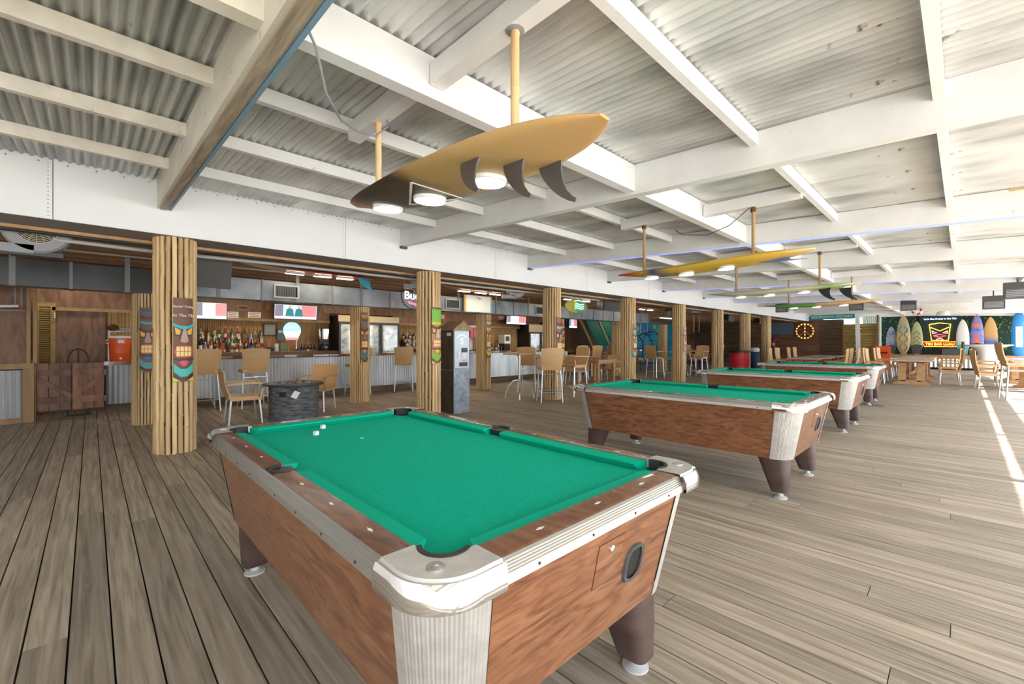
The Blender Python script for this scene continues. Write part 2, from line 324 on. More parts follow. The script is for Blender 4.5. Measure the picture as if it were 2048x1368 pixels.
MB().box(-.5, .2, 11.42, 11.5, .3, 1.88).build('plywood_panel', M['ply'], wl); MB().box(-.5, .75, 11.36, 11.44, 1.86, 1.92).build('rail_board', M['oak'], wl)
ridged(.22, .8, .05, .02, .9, 1.86, 11.48).build('bamboo_screen', M['bamboowall'], wl, kind='stuff')
MB().box(.8, .95, 11.2, 13.0, 0, 2.72).build('wall_return', M['ply'], wl)
d1 = struct('door_1', 'yellow louvred door'); 
MB().box(-.72, -.66, 11.36, 11.4, .1, 2.0).box(-.52, -.46, 11.36, 11.4, .1, 2.0).box(-.66, -.52, 11.36, 11.4, 1.93, 2.0).box(-.66, -.52, 11.36, 11.4, .1, .2).build('door_frame', M['slaty'], d1)
R = Matrix.Rotation(math.radians(40), 3, 'X'); lm = MB().obox((0, 0, 0), (.14, .035, .006), R).mesh('louvre', M['slaty'])
for i in range(44): o = link('louvre', lm, d1); o.location = (-.59, 11.385, .23+i*.0385)
MB().box(-.475, -.46, 11.34, 11.36, 1.72, 1.82).build('hinge', M['wht'], d1)
# end wall, mural wall
we = struct('wall_right', 'brown boarded end wall with peace sign'); 
for k in range(14):
    z = .02+k*.19; MB().box(30, 30.04, 5.55, 9.6, z, z+.184).build('wall_board', M['redwood'], we, ang=0)
MB().box(30.04, 30.15, 5.55, 13.1, 0, 2.75).build('wall_backing', M['slat'], we)
wm = struct('wall_mural', 'painted wall beyond the bar'); 
MB().box(15.2, 31, 12.9, 13.1, 0, 2.75).build('wall_backing', M['ply'], wm)
mu = grain('mural_blue', [(.005, .06, .2), (.01, .24, .42), (.04, .42, .5)], (.5, .5, .9), 4, .5, nscale=1.6)
MB().box(20.0, 27.2, 12.84, 12.9, .1, 2.45).build('mural_panel', mu, wm, 'blue sea and sky mural')
for x, z in ((22.3, 2.05), (24.2, 2.2), (25.6, 1.9)): MB().lathe([(.001, 0), (.14, 0), (.14, .02), (.001, .02)], 12).build('mural_fish', plain('mural_gold', (.6, .38, .1), .6), wm).matrix_local = Matrix.Translation((x, 12.83, z)) @ Matrix.Rotation(math.pi/2, 4, 'X')
# back of the far stage
ws = struct('wall_stage', 'dark green stage backdrop')
MB().box(30.6, 30.7, -3.4, 3.35, 0, 3.0).build('backdrop', plain('stage_dark_green', (.012, .045, .035), .8), ws); 
lv = MB(); rl = random.Random(5)
for i in range(420):
    y = rl.uniform(-3.2, 3.2); z = rl.uniform(.9, 2.75); a = rl.uniform(0, 6.28); q = .045
    lv.add([(30.58-rl.uniform(0, .06), y+q*math.cos(a+t)*(1 if t % 2 else .45), z+q*math.sin(a+t)*(1 if t % 2 else .45)) for t in (0, 1.57, 3.14, 4.71)], [(0, 1, 2, 3)])
lv.build('leaf_garland', plain('yellow_green_leaf', (.16, .27, .05), .6), ws, 'leaves in front of the backdrop', kind='stuff')  # leaves in one flat yellow-green
MB().box(28.6, 30.6, -3.4, 3.3, .56, .66).build('stage_deck', M['slat'], ws); MB().box(28.55, 28.62, -3.4, 3.3, .5, .68).build('stage_edge', M['oak'], ws)
st = ridged(-3.3, 3.4, .14, .03, .1, .5, 0, halfround=False)
st.v = [(28.62+b, -a, c) for a, b, c in st.v]; st.build('stage_front', M['corr'], ws)
MB().box(30.2, 30.35, -3.4, 6.2, 2.62, 3.05).build('stage_header', M['white'], ws)
for x, yr in ((13.8, 0), (16.7, 0)): pass
# outer posts and rail on the open side
op = struct('trim_3', 'white posts and eave beam along the open side')
MB().box(-3.2, 31, -2.3, -2.2, 2.36, 2.62).build('eave_beam', M['white'], op)
for x in BX: MB().box(x, x+.14, -2.32, -2.18, 0, 2.4).build('post', M['white'], op)
# ================================================================== POOL TABLES
def rr(hx, hy, r, seg=8):
    pts = []
    for cx, cy, a0 in ((hx-r, hy-r, 0), (-hx+r, hy-r, 90), (-hx+r, -hy+r, 180), (hx-r, -hy+r, 270)):
        for k in range(seg+1):
            a = math.radians(a0+90*k/seg); pts.append((cx+r*math.cos(a), cy+r*math.sin(a)))
    return pts
def pool_table():
    t = thing('pool_table', '', 'pool table')
    HX, HY = .648, 1.122; ZT = .80; seg = 8
    top = rr(.622, 1.096, .17, seg); bot = rr(.555, 1.01, .14, seg); n = len(top)
    zc0, zc1 = .335, .75
    def strip(i0, i1, name, mat, off=0, lab=None):
        idx = [k % n for k in range(i0, i1+1)]; mb = MB()
        A = [(bot[k][0], bot[k][1], zc0) for k in idx]; B = [(top[k][0], top[k][1], zc1) for k in idx]
        ctr = lambda p, s: (p[0]*s, p[1]*(1-(1-s)*.6), p[2])
        mb.loft([A, B, [ctr(p, .955) for p in B], [ctr(p, .955) for p in A]], cap=False, closed=False)
        mb.loft([[ctr(p, .955) for p in A], A], cap=False, closed=False)
        return mb.build(name, mat, t, lab)
    # order of rr: corner(+,+) 0..8, corner(-,+) 9..17, corner(-,-) 18..26, corner(+,-) 27..35
    strip(8, 9, 'end_panel', M['lam']); strip(17, 18, 'side_panel', M['lam']); ep = strip(26, 27, 'end_panel', M['lam']); strip(35, 36, 'side_panel', M['lam'])
    for c in range(4):
        mb = MB(); idx = list(range(c*9, c*9+9)); A = []; B = []
        for q in range(len(idx)-1):
            for s in range(6):
                f = s/6; a0, a1 = idx[q], idx[q+1]; bump = .0022 if s % 2 else 0
                for T, Lst, z in ((bot, A, zc0-.004), (top, B, zc1)):
                    x = T[a0][0]*(1-f)+T[a1][0]*f; y = T[a0][1]*(1-f)+T[a1][1]*f
                    l = math.hypot(x, y); Lst.append((x*(1+(.004+bump)/l), y*(1+(.004+bump)/l), z))
        mb.loft([A, B, [(x*.965, y*.98, z) for x, y, z in B], [(x*.965, y*.98, z) for x, y, z in A]], cap=False, closed=False)
        mb.build('corner_panel', M['satin'], t, 'ribbed aluminium corner')
    MB().prism(rr(.52, .97, .14), lambda x, y: (x, y, zc0+.004), lambda x, y: (x, y, zc0+.03)).build('cabinet_bottom', M['black'], t)
    # bed cloth
    MB().box(-.56, .56, -1.03, 1.03, .72, .762).build('bed_cloth', M['felt'], t, 'green cloth bed')
    # rails: wood tops with outer trim
    IX, IY = .553, 1.02; cl = .205; sp = .06
    segs = [('y', -1, -HY+cl, -sp), ('y', -1, sp, HY-cl), ('y', 1, -HY+cl, -sp), ('y', 1, sp, HY-cl), ('x', -1, -HX+cl, HX-cl), ('x', 1, -HX+cl, HX-cl)]
    for ax_, s, a, b in segs:
        inn, out = (IX, HX) if ax_ == 'y' else (IY, HY)
        prof = [(inn, .765), (inn, ZT), (out-.03, ZT), (out-.018, ZT-.003), (out-.018, .765)]
        tp = [(out-.018, ZT-.002)]
        for r_ in range(5): tp += [(out-.014+.003*r_, ZT-.005-.006*r_), (out-.011+.003*r_, ZT-.007-.006*r_)]
        tp += [(out+.003, .745), (out-.03, .742), (out-.03, ZT-.01)]
        def ring(pr, q): return [((s*o, q, z) if ax_ == 'y' else (q, s*o, z)) for o, z in pr]
        MB().loft([ring(prof, a), ring(prof, b)]).build('rail', M['railw'], t)
        ta, tb_ = (a, b) if ax_ == 'x' else ((a, 0) if a < -.5 else (0, b))
        tr_ = MB().loft([ring(tp, ta), ring(tp, tb_)]).build('rail_trim', M['alu'], t, 'ribbed aluminium trim', ang=20)
        m = 4 if ax_ == 'x' else 4
        for k in range(m):
            q = a+(b-a)*(k+.5)/m; o = out+.0035
            MB().tube([((s*(o-.006), q, .757) if ax_ == 'y' else (q, s*(o-.006), .757)), ((s*o, q, .757) if ax_ == 'y' else (q, s*o, .757))], .004, 6).build('trim_screw', M['black'], tr_)
        # side-pocket fill pieces of wood behind the pocket
        # cushion
        cp = [(inn, .797), (inn-.052, .793), (inn-.055, .786), (inn-.035, .762), (inn, .762)]
        e0 = .055 if (abs(a) > sp+.001) else .012; e1 = .055 if (abs(b) > sp+.001) else .012
        qa0 = -IY+.1 if (ax_ == 'y' and a < -.5) else a; qb0 = IY-.1 if (ax_ == 'y' and b > .5) else b
        if ax_ == 'x': qa0, qb0 = -IX+.1, IX-.1
        r0 = []; r1 = []
        for o, z in cp:
            f = (inn-o)/.055
            qa = qa0+f*e0*.6; qb = qb0-f*e1*.6
            r0.append((s*o, qa, z) if ax_ == 'y' else (qa, s*o, z)); r1.append((s*o, qb, z) if ax_ == 'y' else (qb, s*o, z))
        MB().loft([r0, r1]).build('cushion', M['feltside'], t, 'green cushion')
        # diamonds
        if ax_ == 'y': qs = [(.1275+.255*k+.12) * (1 if b > .5 else -1) for k in range(3)]
        else: qs = [-.26, 0, .26]
        for q in qs:
            o = out-.062; w_, l_ = (.0055, .017)
            P = [(o-w_, q), (o, q-l_), (o+w_, q), (o, q+l_)]
            f = (lambda z: (lambda p, q_: (s*p, q_, z) if ax_ == 'y' else (q_, s*p, z)))
            MB().prism(P, f(ZT-.001), f(ZT+.0008)).build('diamond_sight', M['pearl'], t)
    # side pockets
    for s in (-1, 1):
        MB().box(s*IX if s > 0 else -HX+.018, HX-.018 if s > 0 else s*IX, -sp, sp, .75, .792).build('side_block', M['railw'], t)
        mb = MB(); cx = s*(IX+.012); A = []; 
        for k in range(13):
            a = math.radians(-90+180*k/12); A.append((cx+s*.046*math.cos(a), .056*math.sin(a)))
        O = [(x+s*.012*math.cos(math.radians(-90+180*k/12)), y*1.2) for k, (x, y) in enumerate(A)]
        mb.loft([[(x, y, .752) for x, y in A], [(x, y, .803) for x, y in A], [(x, y, .803) for x, y in O], [(x, y, .752) for x, y in O]], cap=False, closed=False)
        mb.build('pocket', M['rubber'], t, 'black side pocket')
        MB().prism([(s*(IX-.02), -.05), (s*(IX+.03), -.05), (s*(IX+.055), 0), (s*(IX+.03), .05), (s*(IX-.02), .05)], lambda x, y: (x, y, .7625), lambda x, y: (x, y, .793)).build('pocket_hole', M['black'], t)
    # corner castings, pockets, medallions
    for sx in (-1, 1):
        for sy in (-1, 1):
            pc = (sx*(IX-.012), sy*(IY-.012)); R_ = .066
            outl = []
            for k in range(13):
                a = math.radians(90*k/12); r = .13; outl.append((HX+.006-r+r*math.cos(a), HY+.006-r+r*math.sin(a)))
            outl = [(HX+.006, HY-cl)]+outl+[(HX-cl, HY+.006)]
            a0, a1 = math.radians(-35), math.radians(125); PX_, PY_ = IX-.055, IY-.055; inn = [(PX_+R_*math.cos(a0+(a1-a0)*k/14), PY_+R_*math.sin(a0+(a1-a0)*k/14)) for k in range(15)]
            inner = [(HX-cl, IY)]+[inn[-1-k] for k in range(15)]+[(IX, HY-cl)]
            # quad strip between outer and inner
            m = len(inner); mm = len(outl)
            def samp(L, f):
                # arc-length sample
                d = [0]
                for i in range(1, len(L)): d.append(d[-1]+math.dist(L[i], L[i-1]))
                f *= d[-1]
                for i in range(1, len(L)):
                    if f <= d[i]+1e-9:
                        u = (f-d[i-1])/max(1e-9, d[i]-d[i-1]); return (L[i-1][0]*(1-u)+L[i][0]*u, L[i-1][1]*(1-u)+L[i][1]*u)
                return L[-1]
            inner_r = inner[::-1]; K = 28
            O = [samp(outl, k/K) for k in range(K+1)]; I = [samp(inner_r, k/K) for k in range(K+1)]
            P3 = lambda p, z, s=1.0: (sx*p[0], sy*p[1], z)
            lerp = lambda p, q, f: (p[0]+(q[0]-p[0])*f, p[1]+(q[1]-p[1])*f)
            rim = [lerp(o, i, .16) for o, i in zip(O, I)]
            cast = MB().loft([[P3(p, .77) for p in I], [P3(p, ZT+.003) for p in I], [P3(p, ZT+.003) for p in rim], [P3(p, ZT-.004) for p in [lerp(o, i, .12) for o, i in zip(O, I)]]], cap=False, closed=False).build('corner_casting', M['satin'], t, 'brushed corner casting')
            off = lambda p, d: (p[0]+d*(1 if p[0] > HX-.1 else .5), p[1]+d*(1 if p[1] > HY-.1 else .5))
            MB().loft([[P3(lerp(o, i, .12), ZT-.004) for o, i in zip(O, I)], [P3(lerp(o, i, .03), ZT-.002) for o, i in zip(O, I)], [P3(off(o, .002), ZT-.012) for o in O], [P3(off(o, .008), ZT-.03) for o in O], [P3(off(o, .006), ZT-.06) for o in O], [P3(lerp(o, i, .2), ZT-.064) for o, i in zip(O, I)]], cap=False, closed=False).build('chrome_band', M['chrome'], cast, 'polished chrome band')
            q = (PX_+.108*math.cos(math.radians(45)), PY_+.108*math.sin(math.radians(45)))
            md = MB().lathe([(.001, 0), (.021, 0), (.021, .003), (.016, .0045), (.013, .003), (.006, .006), (.001, .006)], 16).build('medallion', M['alu'], cast, 'embossed round medallion'); md.location = (sx*q[0], sy*q[1], ZT+.003)
            mb = MB(); A = [P3((PX_+(R_-.001)*math.cos(a0+(a1-a0)*k/14), PY_+(R_-.001)*math.sin(a0+(a1-a0)*k/14)), 0) for k in range(15)]
            B = [P3((PX_+(R_-.013)*math.cos(a0+(a1-a0)*k/14), PY_+(R_-.013)*math.sin(a0+(a1-a0)*k/14)), 0) for k in range(15)]
            zz = lambda L, z: [(x, y, z) for x, y, _ in L]
            mb.loft([zz(A, .755), zz(A, ZT+.006), zz(B, ZT+.006), zz(B, .755)], cap=False, closed=False).build('pocket', M['rubber'], t, 'black corner pocket')
            h = MB().lathe([(.001, 0), (.036, 0), (.036, .0015), (.001, .0015)], 16).build('pocket_hole', M['black'], t); h.location = (sx*(PX_+.014), sy*(PY_+.014), .7622)
    # legs and levelling feet
    for sx in (-1, 1):
        for sy in (-1, 1):
            mb = MB(); rings = []
            for z, w_, l_, cx_, cy_ in ((.345, .2, .23, .43, .87), (.2, .165, .18, .44, .9), (.055, .12, .125, .45, .925)):
                pts = rr(w_/2, l_/2, w_*.3, 4); rings.append([(sx*cx_+x, sy*cy_+y, z) for x, y in pts])
            mb.loft(rings[::-1]).build('leg', M['legm'], t)
            mb = MB().lathe([(.052, 0), (.052, .008), (.035, .014), (.022, .02), (.022, .06)], 18, (sx*.45, sy*.925, 0)).build('levelling_foot', M['foot'], t)
    # ball return and coin door on the -Y end
    def endpt(x, z):
        f = (z-zc0)/(zc1-zc0); return -(1.01+(1.096-1.01)*f)
    cx, cz = .21, .545; ring0 = []; ring1 = []; ring2 = []
    for k in range(28):
        a = 2*math.pi*k/28
        def sup(w_, h_): return (math.copysign(abs(math.cos(a))**.7, math.cos(a))*w_, math.copysign(abs(math.sin(a))**.7, math.sin(a))*h_)
        for Lr, w_, h_, dy in ((ring0, .058, .068, -.001), (ring1, .055, .065, -.01), (ring2, .044, .053, -.009)):
            x, z = sup(w_, h_); Lr.append((cx+x, endpt(0, cz+z)+dy, cz+z))
    br = MB().loft([ring0, ring1, ring2], cap=False).build('ball_return', M['dgrey'], ep, 'oval ball return')
    MB().add([(x, y-.0035+.009, z) for x, y, z in ring2], [tuple(range(28))]).build('ball_return_hole', M['black'], br)
    dd = [(-.02, .68), (.12, .68), (.12, .54), (-.02, .54)]
    MB().prism(dd, lambda x, z: (x, endpt(0, z)+.001, z), lambda x, z: (x, endpt(0, z)-.0018, z)).build('coin_door', M['lam'], ep)
    MB().prism([(-.023, .683), (.123, .683), (.123, .537), (-.023, .537)], lambda x, z: (x, endpt(0, z)+.001, z), lambda x, z: (x, endpt(0, z)-.0008, z)).build('door_edge', M['blk'], ep)
    lk = MB().lathe([(.012, 0), (.012, .006), (.009, .008), (.001, .008)], 14).build('lock', M['chrome'], ep); lk.matrix_local = Matrix.Translation((.05, endpt(0, .65)-.002, .65)) @ Matrix.Rotation(math.pi/2, 4, 'X')
    return t
T = pool_table(); T.location = (1.11, 1.834, 0)
T['label'] = 'nearest walnut pool table with green cloth and two chalk cubes on it'; T['group'] = 'pool tables in a row'
for (x, y), lb in zip(((4.56, 1.98), (8.2, 2.12), (11.95, 2.28)), ('second pool table from the camera, walnut cabinet seen side on', 'third pool table in the row, half hidden by the second', 'farthest pool table in the row, before the dining tables')):
    c = copy_tree(T); c.location = (x, y, 0); c['label'] = lb
for i, (u, v, rz) in enumerate(((632, 869, .4), (646, 856, .2))):
    p = fl(u, v, .765); c = thing('chalk_cube', ['pale chalk cube nearer the camera on the green cloth', 'pale chalk cube nearer the head rail on the green cloth'][i], 'chalk', (p.x, p.y, .7625), rz, 'chalk cubes on the nearest table')
    MB().box(-.011, .011, -.011, .011, 0, .02).build('paper_wrap', M['wht'], c); MB().box(-.0095, .0095, -.0095, .0095, .02, .0225).build('chalk_face', plain('chalk_blue', (.45, .55, .6), .9), c)
p = fl(724, 876, .7625); tag(MB().lathe([(.001, 0), (.011, 0), (.011, .0006), (.001, .0006)], 14, (p.x, p.y, .7622)).build('cloth_spot', M['paper']), 'small white spot stuck on the green cloth', 'table spot')
# ================================================================== BAMBOO COLUMNS
def pole_mesh(h, r=.024, n=8, seed=0):
    rd = random.Random(seed); prof = []; z = 0
    while z < h-.2:
        prof += [(r, z), (r*.97, z+.012)]; z2 = min(h, z+rd.uniform(.28, .45)); prof += [(r*.96, z2-.02), (r*1.06, z2-.006)]; z = z2
    prof += [(r*.97, h)]
    path = [(rd.uniform(-.004, .004), rd.uniform(-.004, .004), zz) for _, zz in prof]
    mb = MB(); mb.loft([[(px+rr_*math.cos(2*math.pi*k/n), py+rr_*math.sin(2*math.pi*k/n), zz) for k in range(n)] for (rr_, _), (px, py, zz) in zip(prof, path)])
    return mb.mesh('bamboo_pole', M['bamboo'], 50)
POLES = [pole_mesh(2.5, .0255, 8, i) for i in range(6)]
POLESB = [pole_mesh(2.06, .0172, 7, 20+i) for i in range(4)]
def column(x, y, label, kind=0, h=2.5):
    c = thing('bamboo_column', label, 'column', (x, y, 0), 0, 'bamboo wrapped columns')
    big = kind == 0; r = .185; P = POLES if big else POLESB; n = 20 if big else 29
    MB().lathe([(.165, 0), (.165, h if big else 2.06)], 14).build('post_core', M['gapshade'], c)  # core coloured near black, standing in for shade between the poles
    for k in range(n):
        a = 2*math.pi*(k+.5)/n; o = link('bamboo_pole', P[(k*5+int(x*7)) % len(P)], c); o.location = (r*math.cos(a), r*math.sin(a), 0); o.rotation_euler = (0, 0, a)
    return c
FC = [(.72, 6.5, 'nearest bamboo column with the lettered tiki mask'), (4.25, 6.5, 'bamboo column beside the cash machine, with the green tiki mask'), (7.54, 6.5, 'bamboo column behind the first group of high stools'),
      (10.78, 6.5, 'bamboo column left of the hanging egg chairs'), (13.9, 6.5, 'bamboo column right of the blue mural'), (17.14, 6.5, 'bamboo column left of the red bin'), (20.15, 6.5, 'bamboo column between the two bins'), (23.0, 6.5, 'farthest bamboo column, beside the slate blue bin')]
for x, y, l in FC: column(x, y, l)
BC = [(.655, 9.0, 'bamboo column behind the nearest one, beside the orange cooler'), (4.2, 9.1, 'bamboo column with a slim mask before the glass fridges'), (7.75, 9.15, 'bamboo column right of the cash machine, before the drink dispensers'), (11.1, 9.3, 'bamboo column left of the green shutters'), (14.6, 9.3, 'bamboo column beside the mural, in the back row'), (18.3, 9.3, 'back row bamboo column before the pale curtain')]
for x, y, l in BC: column(x, y, l, 1)
# ------------------------------------------------------------------ tiki masks
def tiki(label, x, y, zt, zb, w, pal, rad=.215, lettered=False, crown=False, ang=-90):
    t = thing('tiki_mask', label, 'tiki mask', (x, y, 0), math.radians(ang+90), 'tiki masks on the columns')
    h = zt-zb; th = w/2/rad
    def mp(s, f, d): a = -math.pi/2+s*th; r = rad+.012+d; return (r*math.cos(a), r*math.sin(a), zb+f*h)
    def patch(name, poly, mat, d0, d1, lab=None):
        n = 6; mb = MB()
        # split polygon into vertical strips so it follows the curve
        ss = [p[0] for p in poly]; s0, s1 = min(ss), max(ss); rows = []
        for i in range(n+1):
            sx = s0+(s1-s0)*(i/n*.998+.001); ys = []
            for a, b in zip(poly, poly[1:]+poly[:1]):
                if (a[0]-sx)*(b[0]-sx) < 0: ys.append(a[1]+(b[1]-a[1])*(sx-a[0])/(b[0]-a[0]))
            if len(ys) >= 2: rows.append((sx, min(ys), max(ys)))
        mb.loft([[mp(s, lo, d0), mp(s, hi, d0), mp(s, hi, d1), mp(s, lo, d1)] for s, lo, hi in rows]); return mb.build(name, mat, t, lab)
    base, c1, c2, c3, c4, dark = [plain('tiki_%02d%02d%02d' % tuple(int(q*99) for q in c), c, .45) for c in pal]
    patch('mask_board', [(-1, 0), (1, 0), (1, 1), (-1, 1)], base, -.016, .0)
    E_ = plain('tiki_eye', (.8, .42, .05), .4); Wt = plain('tiki_teeth', (.85, .66, .25), .4)
    if crown:
        patch('crown', [(-1, .74), (1, .74), (1, .985), (-1, .985)], c1, 0, .006); patch('crown_band', [(-1, .70), (1, .70), (1, .74), (-1, .74)], c2, 0, .008)
        for k in range(4): patch('crown_notch', [(-.95+k*.5, 1.0), (-.7+k*.5, .95), (-.45+k*.5, 1.0)], dark, .0, .008)
    elif not lettered:
        for k in range(3): patch('crown_ridge', [(-.85, .76+k*.08), (0, .73+k*.08), (.85, .76+k*.08), (.85, .8+k*.08), (0, .77+k*.08), (-.85, .8+k*.08)], (c1, dark, c2)[k], 0, .006)
    b0 = .70 if not lettered else .71
    patch('brow', [(-1, b0-.01), (0, b0-.06), (1, b0-.01), (1, b0-.045), (0, b0-.10), (-1, b0-.045)], c1 if lettered else dark, 0, .014)
    for s in (-1, 1):
        patch('eye_socket', [(s*.95, b0-.04), (s*.15, b0-.1), (s*.3, b0-.17), (s*.9, b0-.165)], dark, 0, .004)
        patch('eye', [(s*.85, b0-.06), (s*.3, b0-.1), (s*.4, b0-.15), (s*.8, b0-.145)], E_, 0, .010)
    patch('nose', [(-.12, b0-.08), (.12, b0-.08), (.38, b0-.23), (0, b0-.25), (-.38, b0-.23)], c3, 0, .024)
    patch('mouth', [(-.85, .43), (.85, .43), (.95, .36), (.85, .29), (-.85, .29), (-.95, .36)], plain('tiki_lip', (.6, .06, .03), .4), 0, .008)
    for k in range(4):
        for r_ in (0, 1): patch('tooth', [(-.7+k*.36, .365+r_*.002 if r_ else .305), (-.4+k*.36, .365 if r_ else .305), (-.4+k*.36, .418 if r_ else .358), (-.7+k*.36, .418 if r_ else .358)], Wt, 0, .014)
    patch('chin_band', [(-1, .26), (0, .24), (1, .26), (1, .285), (0, .27), (-1, .285)], dark, 0, .010)
    patch('chin_gem', [(-.5, .235), (0, .26), (.5, .235), (0, .165)], plain('tiki_gem', (.62, .03, .07), .3) if lettered else c2, 0, .012)
    patch('leaf', [(-.95, .22), (0, .12), (.95, .22), (.95, .12), (0, .03), (-.95, .12)], c2 if lettered else c1, 0, .007); patch('leaf_edge', [(-.95, .1), (0, .01), (.95, .1), (.95, .06), (0, .0), (-.95, .06)], dark, 0, .009); 
    for s in (-1, 1): patch('leaf_tip', [(s*.98, .055), (s*.35, .01), (s*.98, .005)], c4, 0, .007)
    if lettered:
        for body, f, sz in (("Gettin' Freaky", .90, .034), ('At The Tiki', .79, .046)):
            def bend(co, f=f): a = -math.pi/2+co.x/rad; r = rad+.013+co.z+.002; return Vector((r*math.cos(a), r*math.sin(a), zb+f*h+co.y+.06*abs(co.x) * (-1 if f > .85 else 0)))
            text('lettering', body, M['wht'], t, (0, 0, 0), (0, 0, 0), sz, .002, bend)
    return t
br_ = (.16, .06, .025); 
tiki('carved mask lettered Gettin Freaky At The Tiki, on the nearest column', .72, 6.5, 1.80, .83, .19, [br_, (.03, .42, .45), (.05, .5, .45), (.45, .32, .26), (.75, .7, .08), (.07, .025, .01)], lettered=True, ang=-76)
tiki('green crowned mask with gritted teeth, on the column by the cash machine', 4.25, 6.5, 1.88, .92, .2, [(.5, .26, .1), (.2, .5, .04), (.75, .55, .02), (.6, .5, .42), (.8, .62, .2), (.1, .03, .012)], crown=True, ang=-84)
tiki('mask with black and white striped top, on the column behind the high stools', 7.54, 6.5, 1.84, .85, .19, [(.2, .1, .08), (.5, .45, .4), (.55, .06, .03), (.4, .2, .1), (.2, .35, .1), (.05, .02, .02)])
tiki('pale turquoise topped mask on the column left of the egg chairs', 10.78, 6.5, 1.8, .85, .19, [(.3, .2, .12), (.15, .5, .5), (.6, .12, .05), (.5, .4, .3), (.5, .4, .1), (.1, .05, .03)])
tiki('pink faded mask on the column right of the mural', 13.9, 6.5, 1.8, .95, .19, [(.5, .3, .25), (.65, .25, .22), (.6, .4, .3), (.5, .35, .3), (.6, .4, .2), (.2, .1, .06)])
tiki('half hidden dark mask on the column behind the nearest one', .655, 9.0, 1.82, .82, .2, [br_, (.05, .28, .3), (.02, .12, .3), (.4, .25, .2), (.1, .3, .1), (.06, .02, .01)], rad=.21, ang=-95)
tiki('slim brown mask with teal beard, before the glass fridges', 4.2, 9.1, 1.92, .86, .15, [(.22, .09, .04), (.03, .2, .18), (.55, .35, .08), (.3, .14, .07), (.4, .25, .06), (.07, .025, .01)], rad=.21)
tiki('slim yellow and white mask before the drink dispensers', 7.75, 9.15, 1.88, .86, .15, [(.35, .2, .07), (.7, .5, .06), (.6, .55, .5), (.5, .3, .1), (.2, .45, .05), (.12, .05, .02)], rad=.21)
tiki('brown and white mask left of the green shutters', 11.1, 9.3, 1.85, .8, .15, [(.25, .12, .06), (.6, .52, .42), (.6, .4, .1), (.4, .2, .1), (.5, .4, .2), (.1, .04, .02)], rad=.21)
# ================================================================== SURFBOARD LAMPS
def board_mesh(L, W_, T_, mat, nose=.55, tail=.22, rock=.07, n=28, k=14, tailcut=.12, fin_end=1):
    mb = MB(); rings = []
    for i in range(n+1):
        f = i/n; y = (f-.5)*L                                      # +y is the nose
        s = max(0, 1-abs((f-.42)/(.58 if f > .42 else .42))**(2.1 if f > .42 else 2.6))
        w = W_/2*max(.012, s**nose if f > .42 else max(tailcut, s**.6)); t = T_/2*max(.12, min(1, 4.0*min(f+.06, 1-f+.02)))
        z = rock*(max(0, (f-.55)/.45)**2)+rock*.25*(max(0, (.3-f)/.3)**2)
        rings.append([(w*math.copysign(abs(math.cos(a))**.8, math.cos(a)), y, z+t*math.copysign(abs(math.sin(a))**.9, math.sin(a))) for a in [2*math.pi*q/k for q in range(k)]])
    mb.loft(rings); return mb
def fin(h, l, th=.01):
    lead = [(l*1.3*(t_**1.7), -h*(1-(1-t_)**1.25)) for t_ in [i/8 for i in range(9)]]; trail = [(l*1.36, -h*.93), (l*1.2, -h*.84), (l*1.02, -h*.68), (l*.93, -h*.45), (l*.93, -h*.2), (l, 0)]
    poly = lead+trail
    return MB().prism(poly, lambda y, z: (-th/2, -y, z), lambda y, z: (th/2, -y, z))
def lamp_board(name, label, c, L, W_, mat, lamps, lampr, poles, polemat, fins, finmat, rot=0, tilt=0, roll=0, group='surfboard ceiling lamps', T_=.06, rock=.06, zr=None, finsize=(.17, .13), polr=.018, e=None, knot=True):
    t = thing(name, label, 'lamp', c, rot, group)
    bd = board_mesh(L, W_, T_, mat, rock=rock).build('board', mat, t); bd.rotation_euler = (tilt, roll, 0)
    for i, (ly, lx) in enumerate(lamps):
        lh = link('lamp_housing', MB().lathe([(lampr*.9, 0), (lampr, -.004), (lampr, -.026), (lampr*.93, -.03), (lampr*.93, -.02), (.001, -.02)], 26).mesh('lamp_housing', M['wht']), bd); fq = ly/L+.5; lh.location = (lx, ly, rock*max(0, (fq-.55)/.45)**2-T_/2*max(.12, min(1, 4.0*min(fq+.06, 1-fq+.02)))+.008)
        ld = link('lamp_diffuser', MB().lathe([(lampr*.92, -.022), (lampr*.9, -.027), (.001, -.0275)], 26).mesh('lamp_diffuser', e or M['lamp']), lh)
    for (fy, fx, an) in fins:
        f_ = fin(*finsize).build('fin', finmat, bd); f_.location = (fx, fy, -T_/2+.012); f_.rotation_euler = (0, an, 0)
    for (py, px, ztop) in poles:
        zt = ztop-c[2]; pr = []; z = max(0, py*tilt+.03)
        while z < zt: z2 = min(zt, z+.25); pr += [(polr, z), (polr*.96, z+.01), (polr*.97, z2-.012), (polr*1.08, z2-.004)]; z = z2
        po = MB().lathe(pr, 10, (px, py, 0)).build('pole', polemat, t); po.location = (0, 0, 0)
        if knot: MB().lathe([(polr*1.5, zt-.05), (polr*1.7, zt-.02), (polr*1.3, zt)], 8, (px, py, 0)).build('pole_binding', M['ropeb'], po)
        else: MB().lathe([(.012, zt), (.045, zt+.004), (.04, zt+.018), (.001, zt+.018)], 10, (px, py, 0)).build('ceiling_hook', M['grey'], po)
    return t
woodb = stripes('wood_board_print', [(0, (.56, .33, .14)), (.3, (.6, .38, .16)), (.48, (.46, .28, .11)), (.56, (.06, .04, .025)), (.83, (.045, .035, .03)), (.88, (.2, .03, .03)), (.93, (.42, .25, .06)), (1, (.48, .27, .07))], 1, 2.16, .35)
